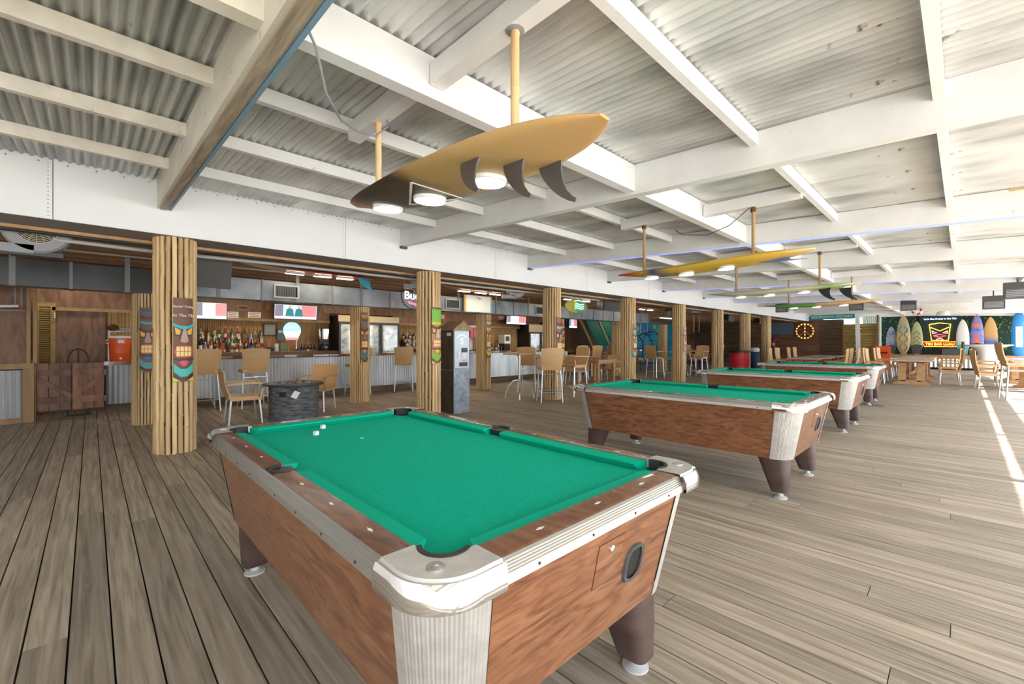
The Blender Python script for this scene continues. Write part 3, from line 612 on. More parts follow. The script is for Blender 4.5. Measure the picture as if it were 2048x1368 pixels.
b1 = lamp_board('surfboard_lamp', 'large wooden surfboard lamp on bamboo poles above the nearest pool table', (1.44, 2.07, 2.205), 2.2, .54, woodb, [(.72, .05), (.24, .08), (-.3, .09)], .102, [(.68, -.04, zroof(2.74)-.15), (-.64, -.04, zroof(1.42)-.15)], M['bamboo'], [(-.36, -.13, .25), (-.6, .17, -.3), (-.5, .02, 0)], plain('worn_grey_fin', (.09, .075, .068), .4), tilt=.045, rock=.05, polr=.021, knot=False, finsize=(.2, .145))
tri = [(.06, -.16), (.46, .07), (.08, .21)]; tb = MB()
bd1 = [c for c in b1.children if c.name.startswith('board')][0]
for a, b in zip(tri, tri[1:]+tri[:1]): MB().tube([(a[1], a[0], -.032), (b[1], b[0], -.032)], 0, rect=(.014, .003)).build('painted_triangle_side', M['paper'], bd1)
ylw = stripes('yellow_board_print', [(0, (.72, .55, .28)), (.12, (.66, .40, .06)), (.6, (.68, .42, .05)), (.74, (.05, .09, .2)), (.8, (.7, .38, .03)), (.88, (.72, .12, .01)), (.97, (.62, .07, .01)), (1, (.3, .02, .02))], 1, 2.2, .3)
b2 = lamp_board('surfboard_lamp', 'yellow surfboard lamp with orange nose above the second pool table', (5.06, 2.1, 2.15), 2.2, .52, ylw, [(.62, 0), (.18, 0), (-.27, 0)], .085, [(.72, 0, zroof(2.8)-.15), (-.55, 0, zroof(1.55)-.15)], M['rope'], [(-.55, 0, 0)], plain('blue_striped_fin', (.1, .14, .3), .5), tilt=-.03, finsize=(.04, .36), T_=.085)
crm = stripes('cream_board_print', [(0, (.62, .62, .42)), (.15, (.3, .42, .12)), (.3, (.66, .62, .45)), (1, (.64, .58, .4))], 1, 2.2, .3)
lamp_board('surfboard_lamp', 'cream surfboard lamp with black fins above the third pool table', (8.3, 2.2, 2.14), 2.25, .5, crm, [(.55, 0), (.1, 0), (-.4, 0)], .085, [(.62, 0, zroof(2.8)-.15), (-.62, 0, zroof(1.56)-.15)], M['rope'], [(-.62, -.1, .2), (-.85, .1, -.2)], M['black'], tilt=-.02, finsize=(.2, .16), T_=.085)
grn = stripes('green_board_print', [(0, (.6, .48, .3)), (.1, (.72, .42, .2)), (.5, (.7, .42, .22)), (.53, (.16, .36, .05)), (.85, (.12, .4, .08)), (1, (.02, .2, .15))], 1, 2.2, .3)
lamp_board('surfboard_lamp', 'green and orange surfboard lamp above the farthest pool table', (12.0, 2.3, 2.15), 2.25, .5, grn, [(.5, 0), (.05, 0), (-.45, 0)], .085, [(.6, 0, zroof(2.9)-.1), (-.6, 0, zroof(1.7)-.1)], M['rope'], [], M['black'], tilt=-.02, T_=.085)
# cables of the surfboard lamps
tag(MB().tube([(.66, 1.93, 2.62), (.72, 2.0, 2.60), (.82, 2.15, 2.5), (1.0, 2.4, 2.52), (1.2, 2.62, 2.6), (1.36, 2.72, 2.66), (1.44, 2.7, 2.74), (1.4, 2.62, 2.8)], .0065, 6).build('power_cable', M['lgrey']), 'grey flexible cable looping from the cream beam to the first pole', 'cable')
tag(MB().tube([(5.06, 1.56, 2.74), (5.08, 1.8, 2.58), (5.1, 2.05, 2.52), (5.12, 2.35, 2.58), (5.15, 2.45, 2.66)], .004, 6).build('power_cable', M['black']), 'thin black cable hanging beside the yellow surfboard pole', 'cable')
# bar surfboards
redb = stripes('red_board_print', [(0, (.3, .03, .03)), (.5, (.45, .05, .04)), (1, (.6, .5, .35))], 1, 2.4, .3)
def bar_board(label, ua, va, ub, vb, Y, mat, lampsu, fins=(), finmat=None, W_=.45):
    A = aty(ua, va, Y); B = aty(ub, vb, Y); L = (B-A).length; c = (A+B)/2
    t = thing('surfboard_lamp', label, 'lamp', c, 0, 'surfboard lamps over the bar')
    bd = board_mesh(L, W_, .05, mat, rock=.05).build('board', mat, t); bd.rotation_euler = (0, 0, math.pi/2)   # nose to -X
    for q in lampsu:
        x = aty(q, va, Y).x-c.x
        lh = link('lamp_housing', MB().box(-.16, .16, -.045, .045, -.03, .0).mesh('lamp_housing', M['wht']), t); lh.location = (x, 0, -.02)
        ld = link('lamp_diffuser', MB().box(-.15, .15, -.04, .04, -.036, -.028).mesh('lamp_diffuser', M['lampw']), lh)
    for fx, fy in fins:
        f_ = fin(.2, .12).build('fin', finmat, t); f_.location = (fx, fy, -.01); f_.rotation_euler = (0, 0, math.pi/2)
    for x in (-L*.3, L*.32): MB().tube([(x, 0, .02), (x+.05, 0, 2.72-c.z)], .006, 6).build('rope', M['rope'], t)
    return t
bar_board('red surfboard lamp with blue fins over the left of the bar', 480, 530, 752, 560, 8.3, redb, (590, 645, 690), [(.78, -.12), (.9, 0), (1.02, .12)], M['turq'])
orb = stripes('orange_board_print', [(0, (.62, .2, .05)), (1, (.42, .16, .06))], 1, 2.4, .3)
bar_board('orange surfboard lamp above the white menu board', 878, 573, 1008, 587, 8.0, orb, (928, 962, 990))
bar_board('orange surfboard lamp above the fish-shaped neon sign', 1120, 594, 1200, 603, 8.0, orb, (1135, 1152, 1172))
bar_board('pinkish surfboard lamp left of the blue mural', 1268, 612, 1318, 622, 8.0, plain('pinkish_board', (.5, .2, .13), .4), (1284, 1300))
# ================================================================== CHAIRS
def back_grid(w0, w1, z0, z1, y0, rec, curve, nose=.02, nr=8, nc=8):
    g = []
    for i in range(nr+1):
        f = i/nr; w = w0+(w1-w0)*f**1.3; row = []
        for j in range(nc+1):
            s = -1+2*j/nc; zz = z0+(z1-z0)*f-(nose*s*s if i == nr else 0)*1.2
            row.append((s*w/2, y0+rec*f+.03*math.sin(f*3)-curve*s*s, zz))
        g.append(row)
    return g
def make_chair(kind):
    """faces -Y; armchair or bar height stool in tan resin on metal legs"""
    t = thing({'low': 'resin_armchair', 'dine': 'dining_armchair'}.get(kind, 'bar_stool'), '', 'chair' if kind in ('low', 'dine') else 'bar stool')
    low = kind in ('low', 'dine'); sh_ = .43 if low else .74; top = {'low': .86, 'dine': 1.08}.get(kind, 1.17); w = .5 if low else .45; d = .46 if low else .42
    arms = kind in ('low', 'dine', 'higharm')
    g = []
    for i in range(7):
        f = i/6; y = -d/2+d*f; zz = sh_+.015-(.035*(1-f*6) if f < 1/6 else 0)-.012*math.sin(math.pi*f); g.append([(s*w/2, y, zz-.004*(1-s*s)) for s in (-1, -.5, 0, .5, 1)])
    MB().sheet(g, .03).build('seat', M['tan'], t); MB().box(-w/2+.01, w/2-.01, -d/2+.015, d/2-.02, sh_-.055, sh_-.014).build('seat_apron', M['tan'], t)
    MB().sheet(back_grid(w-.03, w+.04, sh_-.04, top, d/2-.02, .1, .035), .018).build('backrest', M['tan'], t)
    if arms:
        za = sh_+.21
        for s in (-1, 1):
            x = s*(w/2+.02)
            MB().tube([(x, d/2+.03, za-.01), (x, d/2-.1, za), (x, -d/2+.06, za+.005), (x, -d/2+.0, za-.01), (x*.99, -d/2+.0, za-.08), (x*.97, -d/2+.03, sh_-.03)], 0, rect=(.045, .028)).build('armrest', M['tan'], t)
    lr = .0135
    for sx in (-1, 1):
        for sy in (-1, 1):
            sp = .03 if low else .04
            MB().tube([(sx*(w/2-.03), sy*(d/2-.04), sh_-.02), (sx*(w/2-.03+sp), sy*(d/2-.04+sp*1.2), 0)], [lr*1.15, lr], 8).build('leg', M['leg'], t)
    if not low:
        for z in (.22, .6):
            f = 1-z/(sh_-.02); X = w/2-.03+.04*f; Y = d/2-.04+.048*f
            for a, b in (((-X, -Y), (X, -Y)), ((-X, Y), (X, Y)), ((-X, -Y), (-X, Y)), ((X, -Y), (X, Y))):
                if z > .5 and a[1] == b[1] == -Y: continue
                MB().tube([(a[0], a[1], z), (b[0], b[1], z)], .008, 6).build('foot_rail', M['leg'], t)
        MB().tube([(-.21, -.2, .08), (-.18, -.21, .2), (0, -.215, .24), (.18, -.21, .2), (.21, -.2, .08)], .007, 6).build('curved_brace', M['leg'], t)
    return t
protos = {}
def chair(kind, x, y, face, label, group, z=0):
    """face: direction (degrees, from +X) the sitter looks"""
    if kind not in protos: protos[kind] = o = make_chair(kind)
    else: o = copy_tree(protos[kind])
    o.location = (x, y, z); o.rotation_euler = (0, 0, math.radians(face+90)); o['label'] = label; o['group'] = group; return o
G1 = 'tan stools at the bar'
chair('high', 1.5, 9.85, 92, 'tan bar stool half hidden by the nearest column, facing the bar', G1)
chair('high', 2.33, 9.85, 88, 'tan bar stool directly behind the round fire table, back to the camera', G1)
chair('high', 4.72, 10.35, 90, 'bar stool mostly hidden by the column with the slim brown mask', G1)
chair('high', 5.95, 10.3, 62, 'tan bar stool before the glass fridges, turned to the bar', G1)
GL = 'tan low armchairs'
chair('low', 1.76, 8.05, -4, 'tan armchair in profile left of the round fire table', GL)
chair('low', 3.08, 8.5, 222, 'tan armchair behind and right of the round fire table', GL)
GH = 'tan high stools near the pool tables'
def at_px(u, v): p = fl(u, v); return p.x, p.y
chair('higharm', *at_px(1099, 803), 55, 'tan high stool in front of a column, back to the camera', GH)
chair('higharm', *at_px(1057, 783), 30, 'tan high stool nearest the bar in the first high group', GH)
chair('higharm', *at_px(1149, 791), 168, 'tan high stool in profile facing left, right of the column stool', GH)
chair('higharm', *at_px(1310, 755), -10, 'tan high stool in profile facing right, beside the egg chair', GH)
chair('higharm', *at_px(1348, 759), 60, 'tan high stool, back to the camera, left of the third pool table', GH)
chair('higharm', *at_px(1398, 754), 175, 'tan high stool in profile facing left, beside the wire egg chair', GH)
chair('higharm', *at_px(1377, 740), 230, 'tan high stool seen from the front behind the second high table', GH)
chair('higharm', *at_px(1431, 740), 70, 'tan high stool half hidden behind a column, left of the red bin', GH)
for u, lb in ((1157, 'first tall stool at the counter left of the green shutters'), (1186, 'second tall stool at the counter below the green shutters'), (1214, 'third tall stool at the counter, by the surf poster')):
    p = aty(u, 700, 9.9); chair('high', p.x, 9.9, 75, lb, G1)
LT = fl(1192, 765)
chair('low', LT.x+.25, LT.y+.86, -85, 'low tan armchair behind the small wooden table', GL)
chair('low', LT.x+.92, LT.y+.05, 185, 'low tan armchair right of the small wooden table', GL)
chair('low', LT.x-.9, LT.y+.1, 5, 'low tan armchair left of the small wooden table', GL)
# ================================================================== THE BAR
YB = 10.75
bar = thing('bar_counter', 'long bar counter with corrugated metal front and varnished top', 'bar counter')
ridged(1.0, 13.4, .068, .02, .14, .93, YB, halfround=False).build('corrugated_front', M['corr'], bar); MB().box(1.0, 13.4, YB+.02, YB+.12, 0, .93).build('front_frame', M['ply'], bar)
MB().box(1.0, 13.4, YB-.03, YB+.02, 0, .14).build('kick_board', M['slat'], bar); MB().box(.96, 13.5, YB-.22, YB+.5, .95, 1.0).build('bar_top', M['bartop'], bar)
rb = random.Random(11)
for x in [1.25+.62*i for i in range(19)]:
    c = rb.choice([(.5, .12, .06), (.62, .55, .48), (.35, .1, .04), (.55, .3, .12), (.7, .66, .6)]); w = rb.uniform(.12, .4)
    MB().box(x, x+w, YB-.226, YB-.219, .953, .997).build('edge_plaque', plain('plaque_%d' % int(sum(c)*100), c, .35), bar)
MB().box(1.6, 4.6, YB+.5, YB+.85, .9, 1.06).build('speed_shelf', M['backc'], bar)
bk = thing('back_counter', 'brown back counter against the bamboo wall', 'counter'); MB().box(1.0, 4.85, 12.3, 12.9, 0, .9).build('cabinet', M['ply'], bk); MB().box(.98, 4.87, 12.26, 12.9, .9, .95).build('worktop', M['backc'], bk)
bk2 = thing('back_counter', 'brown back counter behind the cash machine and slush dispensers', 'counter'); MB().box(7.3, 12.7, 12.3, 12.9, 0, .9).build('cabinet', M['ply'], bk2); MB().box(7.28, 12.72, 12.26, 12.9, .9, .95).build('worktop', M['backc'], bk2)
# bottles
BT_ = {}
def bottle_mesh(kind):
    r, h = ((.036, .30), (.042, .27), (.034, .33))[kind]
    return MB().lathe([(r*.95, 0), (r, .01), (r, h*.58), (r*.45, h*.72), (r*.36, h*.76), (r*.36, h*.95)], 10).mesh('glass_body', None), MB().lathe([(r*.42, h*.93), (r*.42, h*1.02), (.001, h*1.02)], 8).mesh('cap', None), MB().lathe([(r*1.02, h*.2), (r*1.02, h*.48)], 10, cap=False).mesh('paper_label', None)
BCOL = {'clear': (.55, .6, .58), 'amber': (.3, .1, .02), 'green': (.05, .16, .06), 'dark': (.03, .02, .02), 'red': (.42, .04, .03), 'pale': (.7, .62, .4)}
LCOL = [(.8, .76, .68), (.6, .1, .06), (.1, .2, .4), (.75, .6, .2), (.12, .1, .1)]
ORD = ['first', 'second', 'third', 'fourth', 'fifth', 'sixth', 'seventh', 'eighth', 'ninth', 'tenth', 'eleventh']; STEP = ['lowest', 'second', 'third', 'top']
def bottle(x, y, z, col, kind, where, group, r_):
    t = thing('liquor_bottle', '%s bottle %s' % ({'clear': 'clear glass', 'amber': 'amber', 'green': 'green', 'dark': 'dark', 'red': 'red', 'pale': 'pale yellow'}[col], where), 'bottle', (x, y, z), 0, group)
    key = (kind, col)
    if key not in BT_:
        g_, c_, l_ = bottle_mesh(kind); g_ = g_.copy(); g_.materials.clear(); g_.materials.append(plain('bottle_'+col, BCOL[col], .12, 0, .6)); g_.polygons.foreach_set('use_smooth', [True]*len(g_.polygons)); BT_[key] = g_
    link('glass_body', BT_[key], t); lc = r_.randrange(5)
    for nm, q in (('cap', 1), ('paper_label', 2)):
        k2 = (nm, kind, lc)
        if k2 not in BT_:
            me = bottle_mesh(kind)[q].copy(); me.materials.clear(); me.materials.append(plain('bottle_label_%d' % lc, LCOL[lc], .5)); BT_[k2] = me
        link(nm, BT_[k2], t)
def steps(name, label, x0, x1, y0, z0, n):
    t = thing(name, label, 'bottle rack', (0, 0, 0))
    for i in range(n): MB().box(x0, x1, y0+i*.12, y0+(i+1)*.12-.003, z0, z0+.03+i*.12).build('step', M['ply'], t)
steps('bottle_rack', 'stepped bottle rack on the counter below the left screen', 1.85, 3.25, 12.32, .95, 4)
rb = random.Random(2); cols = list(BCOL)
for i in range(4):
    for k in range(11): bottle(1.92+k*.125+rb.uniform(-.02, .02), 12.38+i*.12, .98+i*.12, rb.choice(cols), rb.randrange(3), ORD[k]+' from left on the '+STEP[i]+' step of the left bottle rack', 'bottles on the left rack', rb)
for k in range(7): bottle(1.5+k*.19, YB+.62+rb.uniform(-.08, .08), 1.06, rb.choice(cols), rb.randrange(3), ORD[k]+' from left on the bar shelf behind the two left stools', 'bottles on the bar shelf', rb)
steps('bottle_rack', 'stepped bottle rack right of the glass fridges', 7.3, 8.2, 12.32, .95, 4)
for i in range(4):
    for k in range(7): bottle(7.36+k*.125, 12.38+i*.12, .98+i*.12, rb.choice(cols), rb.randrange(3), ORD[k]+' from left on the '+STEP[i]+' step of the right bottle rack', 'bottles on the middle rack', rb)
for k in range(8): bottle(10.7+k*.14, 12.4+rb.uniform(-.05, .2), .95, rb.choice(cols), rb.randrange(3), ORD[k]+' from left on the counter before the coffee brewer', 'bottles on the right counter', rb)
for k in range(5): bottle(4.1+k*.085, 12.45+.03*(k % 2), .95, 'dark', 0, ORD[k]+' from left in the row beside the tall coffee maker', 'dark bottles by the coffee maker', rb)
# screens
def tv(label, u0, v0, u1, v1, Y, tilt=.0, sharp=True):
    A = aty(u0, v0, Y); B = aty(u1, v1, Y); w = B.x-A.x; h = A.z-B.z
    t = thing('television', label, 'television', ((A.x+B.x)/2, Y, (A.z+B.z)/2)); t.rotation_euler = (tilt, 0, 0)
    MB().box(-w/2, w/2, 0, .06, -h/2, h/2).build('casing', M['black'], t); MB().box(-.1, .1, .06, (.5 if Y > 12 else 1.1), -.06, .06).build('wall_bracket', M['dgrey'], t)
    s = MB().box(-w/2+.012, w/2-.012, -.004, 0, -h/2+.02, h/2-.012).build('screen', glow('screen_glow', (.5, .55, .68), .55), t)
    q = lambda n, x0, x1, z0, z1, c, e=.5: MB().box(x0*w, x1*w, -.0065, -.004, z0*h, z1*h).build(n, glow('scr_%02d%02d%02d' % tuple(int(k*99) for k in c), c, e), s)
    q('picture_area', .12, .47, -.28, .45, (.65, .2, .22)); q('caption_bar', -.46, .47, -.44, -.3, (.82, .8, .76)); q('picture_area', -.48, -.3, -.28, .45, (.16, .17, .22))
    if sharp:
        for x in (-.15, .06): 
            MB().prism([(x*w-.1*w, -.28*h), (x*w+.1*w, -.28*h), (x*w+.07*w, .18*h), (x*w+.025*w, .24*h), (x*w-.025*w, .24*h), (x*w-.07*w, .18*h)], lambda a, b: (a, -.0065, b), lambda a, b: (a, -.009, b)).build('presenter_shape', glow('scr_teal', (.02, .2, .22), .4), s)
            MB().prism([(x*w+.035*w*math.cos(k), .33*h+.09*h*math.sin(k)) for k in [i*math.pi/4 for i in range(8)]], lambda a, b: (a, -.0065, b), lambda a, b: (a, -.009, b)).build('presenter_shape', glow('scr_skin', (.55, .35, .25), .4), s)
        q('corner_mark', -.46, -.36, -.36, -.2, (.6, .12, .1))
    return t
tv('left television showing a washed-out broadcast, beside the nearest column', 392, 603, 454, 640, 12.3, sharp=False)
tv('television showing two presenters in teal jackets above the beer taps', 548, 607, 634, 641, 12.2, .12)
tv('television under the duct right of the slim yellow mask', 1013, 630, 1052, 650, 12.2, .1, False)
tv('small television left of the green shutters', 1138, 634, 1154, 657, 11.8, 0, False)
def sheet_sign(name, label, u0, v0, u1, v1, Y, mat, cat='notice', lines=0, th=.012):
    A = aty(u0, v0, Y); B = aty(u1, v1, Y); t = thing(name, label, cat, ((A.x+B.x)/2, Y, (A.z+B.z)/2)); w = B.x-A.x; h = A.z-B.z
    MB().box(-w/2, w/2, 0, th, -h/2, h/2).build('panel', mat, t)
    for k in range(lines): MB().box(-w*.4, w*.4*(1-.25*(k % 2)), -.0015, 0, h*(.3-.6*k/max(1, lines-1))-.008, h*(.3-.6*k/max(1, lines-1))+.008).build('printed_line', plain('print_red', (.45, .12, .1), .6), t)
    return t, w, h
sheet_sign('wall_notice', 'white notice right of the left television', 455, 623, 477, 636, 12.65, M['paper'], lines=3)
sheet_sign('wall_notice', 'white notice left of the presenters television', 496, 624, 522, 636, 12.65, M['paper'], lines=3)
t, w, h = sheet_sign('wall_plaque', 'small dark framed plaque above the two white notices', 475, 610, 497, 621, 12.65, M['oak'], 'plaque'); MB().box(-w*.4, w*.4, -.004, 0, -h*.3, h*.3).build('dark_centre', M['blk'], t)
sheet_sign('wall_notice', 'pinkish notice above the cash machine roof', 877, 629, 889, 638, 12.65, M['pink']); sheet_sign('wall_notice', 'pinkish notice right of the slim yellow mask', 997, 632, 1008, 640, 12.65, M['pink'])
# menu board
t, w, h = sheet_sign('menu_board', 'large white menu board hanging from the duct', 929, 589, 984, 626, 8.6, M['paper'], 'menu board', th=.03)
for x0, x1, z0, z1, c in ((-.5, -.44, -.5, .5, (.75, .4, .05)), (.44, .5, -.5, .5, (.1, .4, .6)), (-.5, -.44, -.3, 0, (.2, .45, .6)), (.44, .5, .1, .4, (.75, .5, .05))):
    MB().box(x0*w, x1*w, -.003 if c[0] > .5 else -.002, 0, z0*h, z1*h).build('border_stripe', plain('border_%d' % int(c[0]*100), c, .5), t)
text('menu_heading', 'Tiki', M['blk'], t, (0, -.003, h*.34), FACE_Y, .09)
for x in (-.4, .4): MB().tube([(x*w, .015, h/2), (x*w, .015, 2.72-t.location.z)], .004, 6).build('hanger_wire', M['iron'], t)
# duct
dz0, dz1 = 2.04, 2.4
for x0, x1, mat, lab in ((-3.6, .95, M['ductb'], 'black wrapped air duct above the swing gate'), (.96, 16.0, M['duct'], 'long grey metal air duct above the bar')):
    t = thing('air_duct', lab, 'air duct')
    n = max(2, round((x1-x0)/1.25)); 
    for i in range(n):
        a = x0+(x1-x0)*i/n; b = x0+(x1-x0)*(i+1)/n
        MB().box(a, b-.002, 8.7, 9.0, dz0, dz1).build('duct_section', mat, t); MB().box(b-.03, b+.004, 8.685, 9.0, dz0-.012, dz1+.012).build('duct_flange', M['strap'], t)
        MB().box(a+.55, a+.61, 8.69, 8.699, dz0-.006, 2.58).build('hanging_strap', M['strap'], t)
    if x0 > 0:
        for x in (aty(573, 580, 8.7).x, aty(905, 605, 8.7).x, aty(1080, 618, 8.7).x):
            v = MB().box(x-.22, x-.19, 8.675, 8.7, 2.1, 2.34).box(x+.19, x+.22, 8.675, 8.7, 2.1, 2.34).box(x-.19, x+.19, 8.675, 8.7, 2.1, 2.125).box(x-.19, x+.19, 8.675, 8.7, 2.315, 2.34).build('vent_frame', M['grey'], t)
            MB().box(x-.19, x+.19, 8.69, 8.7, 2.125, 2.315).build('vent_dark', M['black'], v)
            for k in range(13): MB().box(x-.18+k*.03, x-.174+k*.03, 8.676, 8.692, 2.125, 2.315).build('vent_slat', M['strap'], v)
for i, x in enumerate((2.6, 5.6, 8.6, 11.6)):  # unseen tubes behind the duct, added to brighten the bar area
    t = thing('fill_tube', 'added fill light behind the duct, '+ORD[i]+' from the left', 'lamp', (x, 11.3, 2.58), 0, 'added fill lights over the back bar'); MB().box(-.6, .6, -.07, .07, -.02, .14).build('housing', M['wht'], t); MB().box(-.58, .58, -.05, .05, -.035, -.02).build('diffuser', M['lampw'], t)
for i, x in enumerate((-.3, 17.5, 22)):  # further fill tubes added out of view along the back
    t = thing('fill_tube', ['added fill light above the swing gate', 'added fill light before the curtain', 'added fill light before the end wall'][i], 'lamp', (x, 11.0, 2.58), 0, 'added fill lights over the back bar'); MB().box(-.6, .6, -.07, .07, -.02, .14).build('housing', M['wht'], t); MB().box(-.58, .58, -.05, .05, -.035, -.02).build('diffuser', M['lamp'], t)
# pipes under the soffit
tag(MB().tube([(-.3, 6.95, 2.42), (.2, 6.93, 2.41), (.6, 6.9, 2.40), (2.2, 6.9, 2.42), (10, 6.9, 2.43)], .024, 8).build('conduit', M['conduit']), 'grey conduit running from the blower fan along the soffit', 'pipe')
tag(MB().tube([(-3, 8.2, 2.5), (3, 8.2, 2.5)], .012, 6).build('conduit', M['conduit']), 'thin pale pipe above the black duct', 'pipe')
cp = [(-3+.35*i, 6.80+.008*math.sin(i*1.9), 2.445+.008*math.sin(i*2.7)) for i in range(72)]
tag(MB().tube(cp, .016, 6).build('cable_bundle', M['black']), 'black cable bundle running under the soffit along the columns', 'cable')
# blower fans
def blower(label, c, rz, s=1.0):
    t = thing('blower_fan', label, 'fan', c, rz, 'grey blower fans under the soffit'); t.scale = (s, s, s)
    out = [(.3*math.cos(a), .3*math.sin(a)) for a in [math.radians(-100+i*15) for i in range(20)]]
    spiral = [((.24+.06*i/20)*math.cos(math.radians(-90+i*14)), (.24+.06*i/20)*math.sin(math.radians(-90+i*14))) for i in range(21)]
    poly = spiral+[(-.36, -.1), (-.36, -.27), (-.05, -.25)]
    MB().lathe([(.16, -.12), (.25, -.12), (.27, -.1), (.27, .1), (.25, .12), (.16, .12)], 28, cap=False).build('volute', M['lgrey'], t).rotation_euler = (math.pi/2, 0, 0)
    MB().tube([(-.02, 0, -.235), (-.2, 0, -.235), (-.38, 0, -.235)], 0, rect=(.24, .09)).build('outlet', M['lgrey'], t)
    MB().lathe([(.001, 0), (.165, 0), (.165, .2), (.001, .2)], 20).build('dark_inside', M['black'], t).matrix_local = Matrix.Translation((0, .1, 0)) @ Matrix.Rotation(math.pi/2, 4, 'X')
    gl = link('grille', None, t) if False else None
    gr = MB()
    for r in [.02+.018*i for i in range(9)]: gr.lathe([(r, 0), (r+.005, 0), (r+.005, .004), (r, .004), (r, 0)], 24, (0, 0, .125), cap=False)
    for k in range(8): a = math.pi*k/8; gr.tube([(.165*math.cos(a), .165*math.sin(a), .128), (-.165*math.cos(a), -.165*math.sin(a), .128)], .002, 4)
    gr.build('grille', plain('cream_grille', (.62, .52, .36), .5), t, kind='stuff').rotation_euler = (math.pi/2, 0, 0)
    MB().box(-.2, .2, -.1, .1, -.3, -.25).build('foot_bracket', M['dgrey'], t); MB().box(-.03, .03, -.03, .03, .25, 2.72-c[2]).build('ceiling_hanger', M['dgrey'], t)
blower('grey blower fan hung under the soffit above the black duct', (-.42, 7.05, 2.52), 0)
for u, v, Y, lb in ((842, 553, 7.3, 'grey blower fan hung left of the cash machine column'), (1032, 577, 7.2, 'grey blower fan hung behind the high stools'), (1395, 614, 7.4, 'small far blower fan left of the hanging wire egg chair')):
    p = aty(u, v, Y); blower(lb, (p.x, Y, p.z), -.6, .85)
# loudspeakers
def speaker(label, c, w, h, d, rz, tilt):
    t = thing('loudspeaker', label, 'loudspeaker', c, rz, 'loudspeakers under the soffit'); 
    r = Matrix.Rotation(tilt, 4, 'X')
    b = MB().hexa([(-w/2*.8, d, -h/2), (w/2*.8, d, -h/2), (w/2, 0, -h/2), (-w/2, 0, -h/2), (-w/2*.8, d, h/2), (w/2*.8, d, h/2), (w/2, 0, h/2), (-w/2, 0, h/2)]).build('cabinet', M['black'], t); b.rotation_euler = (tilt, 0, 0)
    pts = rr(w/2*.96, h/2*.96, .05, 4); MB().prism(pts, lambda x, z: (x, 0, z), lambda x, z: (x, -.02, z)).build('grille', plain('charcoal_grille', (.075, .072, .068), .7), b)
    MB().box(-.03, .03, d*.5, d*.5+.04, h*.4, max(h*.45, 2.72-c[2])).build('bracket', M['dgrey'], t)
speaker('large charcoal loudspeaker beside the nearest column', (1.22, 7.25, 2.25), .46, .42, .3, .15, .12)
p = aty(1226, 610, 7.3); speaker('charcoal loudspeaker left of the egg chair column', (p.x, 7.3, p.z), 1.0, .36, .3, .0, .1)
for u, lb in ((1352, 'far loudspeaker between the back columns'), (1462, 'far loudspeaker above the red bin'), (1523, 'far loudspeaker above the slate bin')):
    p = aty(u, 622, 7.4); speaker(lb, (p.x, 7.4, 2.38), .7, .26, .3, 0, .1)
# neon signs
def neon(t, pts, mat, r=.008, name='neon_tube'): return MB().tube(pts, r, 6).build(name, mat, t)
p = aty(826, 592, 8.0); t = thing('neon_sign', 'neon beer sign in white script with red bow, hung left of the cash machine column', 'neon sign', (p.x, 8.0, p.z))
nw = glow('neon_white', (.85, 1, .95), 1.2); nr = glow('neon_red', (1, .06, .08), 3)
text('neon_script', 'Bud', nw, t, (-.02, 0, 0), (math.pi/2, 0, 0), .24, .006)
neon(t, [(-.02, 0, .13), (.1, 0, .19), (.28, 0, .13)], nr); neon(t, [(-.12, 0, -.12), (.1, 0, -.17), (.3, 0, -.1)], nr); neon(t, [(-.1, 0, -.15), (.1, 0, -.2), (.3, 0, -.13)], nr)
MB().lathe([(.27, 0), (.285, 0), (.285, .02), (.27, .02), (.27, 0)], 28, cap=False).build('sign_ring', M['iron'], t).rotation_euler = (math.pi/2, 0, 0)
for x in (-.15, .2): MB().tube([(x, 0, .1), (x, 0, 2.72-p.z)], .004, 5).build('hanger_wire', M['iron'], t)
p = aty(1153, 613, 7.6); t = thing('neon_sign', 'yellow and green fish-shaped neon sign under the orange surfboard', 'neon sign', (p.x, 7.6, p.z))
MB().loft([[(.52*math.cos(a)*k, y, .2*math.sin(a)*k) for a in [2*math.pi*i/20 for i in range(20)]] for y, k in ((.03, .96), (0, 1), (-.02, .95))]).build('oval_board', stripes('fish_print', [(0, (.5, .45, .05)), (.4, (.35, .35, .05)), (.55, (.02, .25, .18)), (1, (.3, .3, .05))], 0, 1.04, .4), t)
ng = glow('neon_green', (.3, 1, .75), 2.5)
for z in (.06, 0, -.06): neon(t, [(-.1, -.03, z), (.0, -.035, z+.02), (.12, -.03, z-.01), (.3, -.03, z+.015)], ng)
neon(t, [(-.12, -.03, .14), (.02, -.03, .17), (.2, -.03, .16)], nw)
for x in (-.2, .2): MB().tube([(x, 0, .1), (x, 0, 2.72-p.z)], .004, 5).build('hanger_wire', M['iron'], t)
# lit round beer sign on bamboo wall
p = aty(583, 661, 12.88); t = thing('beer_sign', 'lit round blue and white beer sign on the bamboo wall', 'lit sign', (p.x, 12.88, p.z))
MB().lathe([(.001, 0), (.24, 0), (.24, .04), (.001, .04)], 28).build('round_panel', glow('beer_sign_blue', (.25, .5, .75), .8), t).rotation_euler = (math.pi/2, 0, 0)
MB().prism([(-.22, -.02), (.22, -.02), (.16, -.22), (-.16, -.22)], lambda x, z: (x, -.042, z), lambda x, z: (x, -.05, z)).build('white_skyline', glow('sign_white', (.8, .85, .9), .8), t); MB().box(-.15, .15, -.053, -.05, -.26, -.19).build('red_base', glow('sign_red', (.75, .2, .2), .7), t)
neon(t, [(-.14, -.05, .05), (0, -.055, .1), (.15, -.05, .06)], glow('sign_white', (.8, .85, .9), .8), .012, 'white_script'); MB().lathe([(.235, 0), (.25, 0), (.25, .05), (.235, .05), (.235, 0)], 28, cap=False).build('rim', M['blueg'], t).rotation_euler = (math.pi/2, 0, 0)
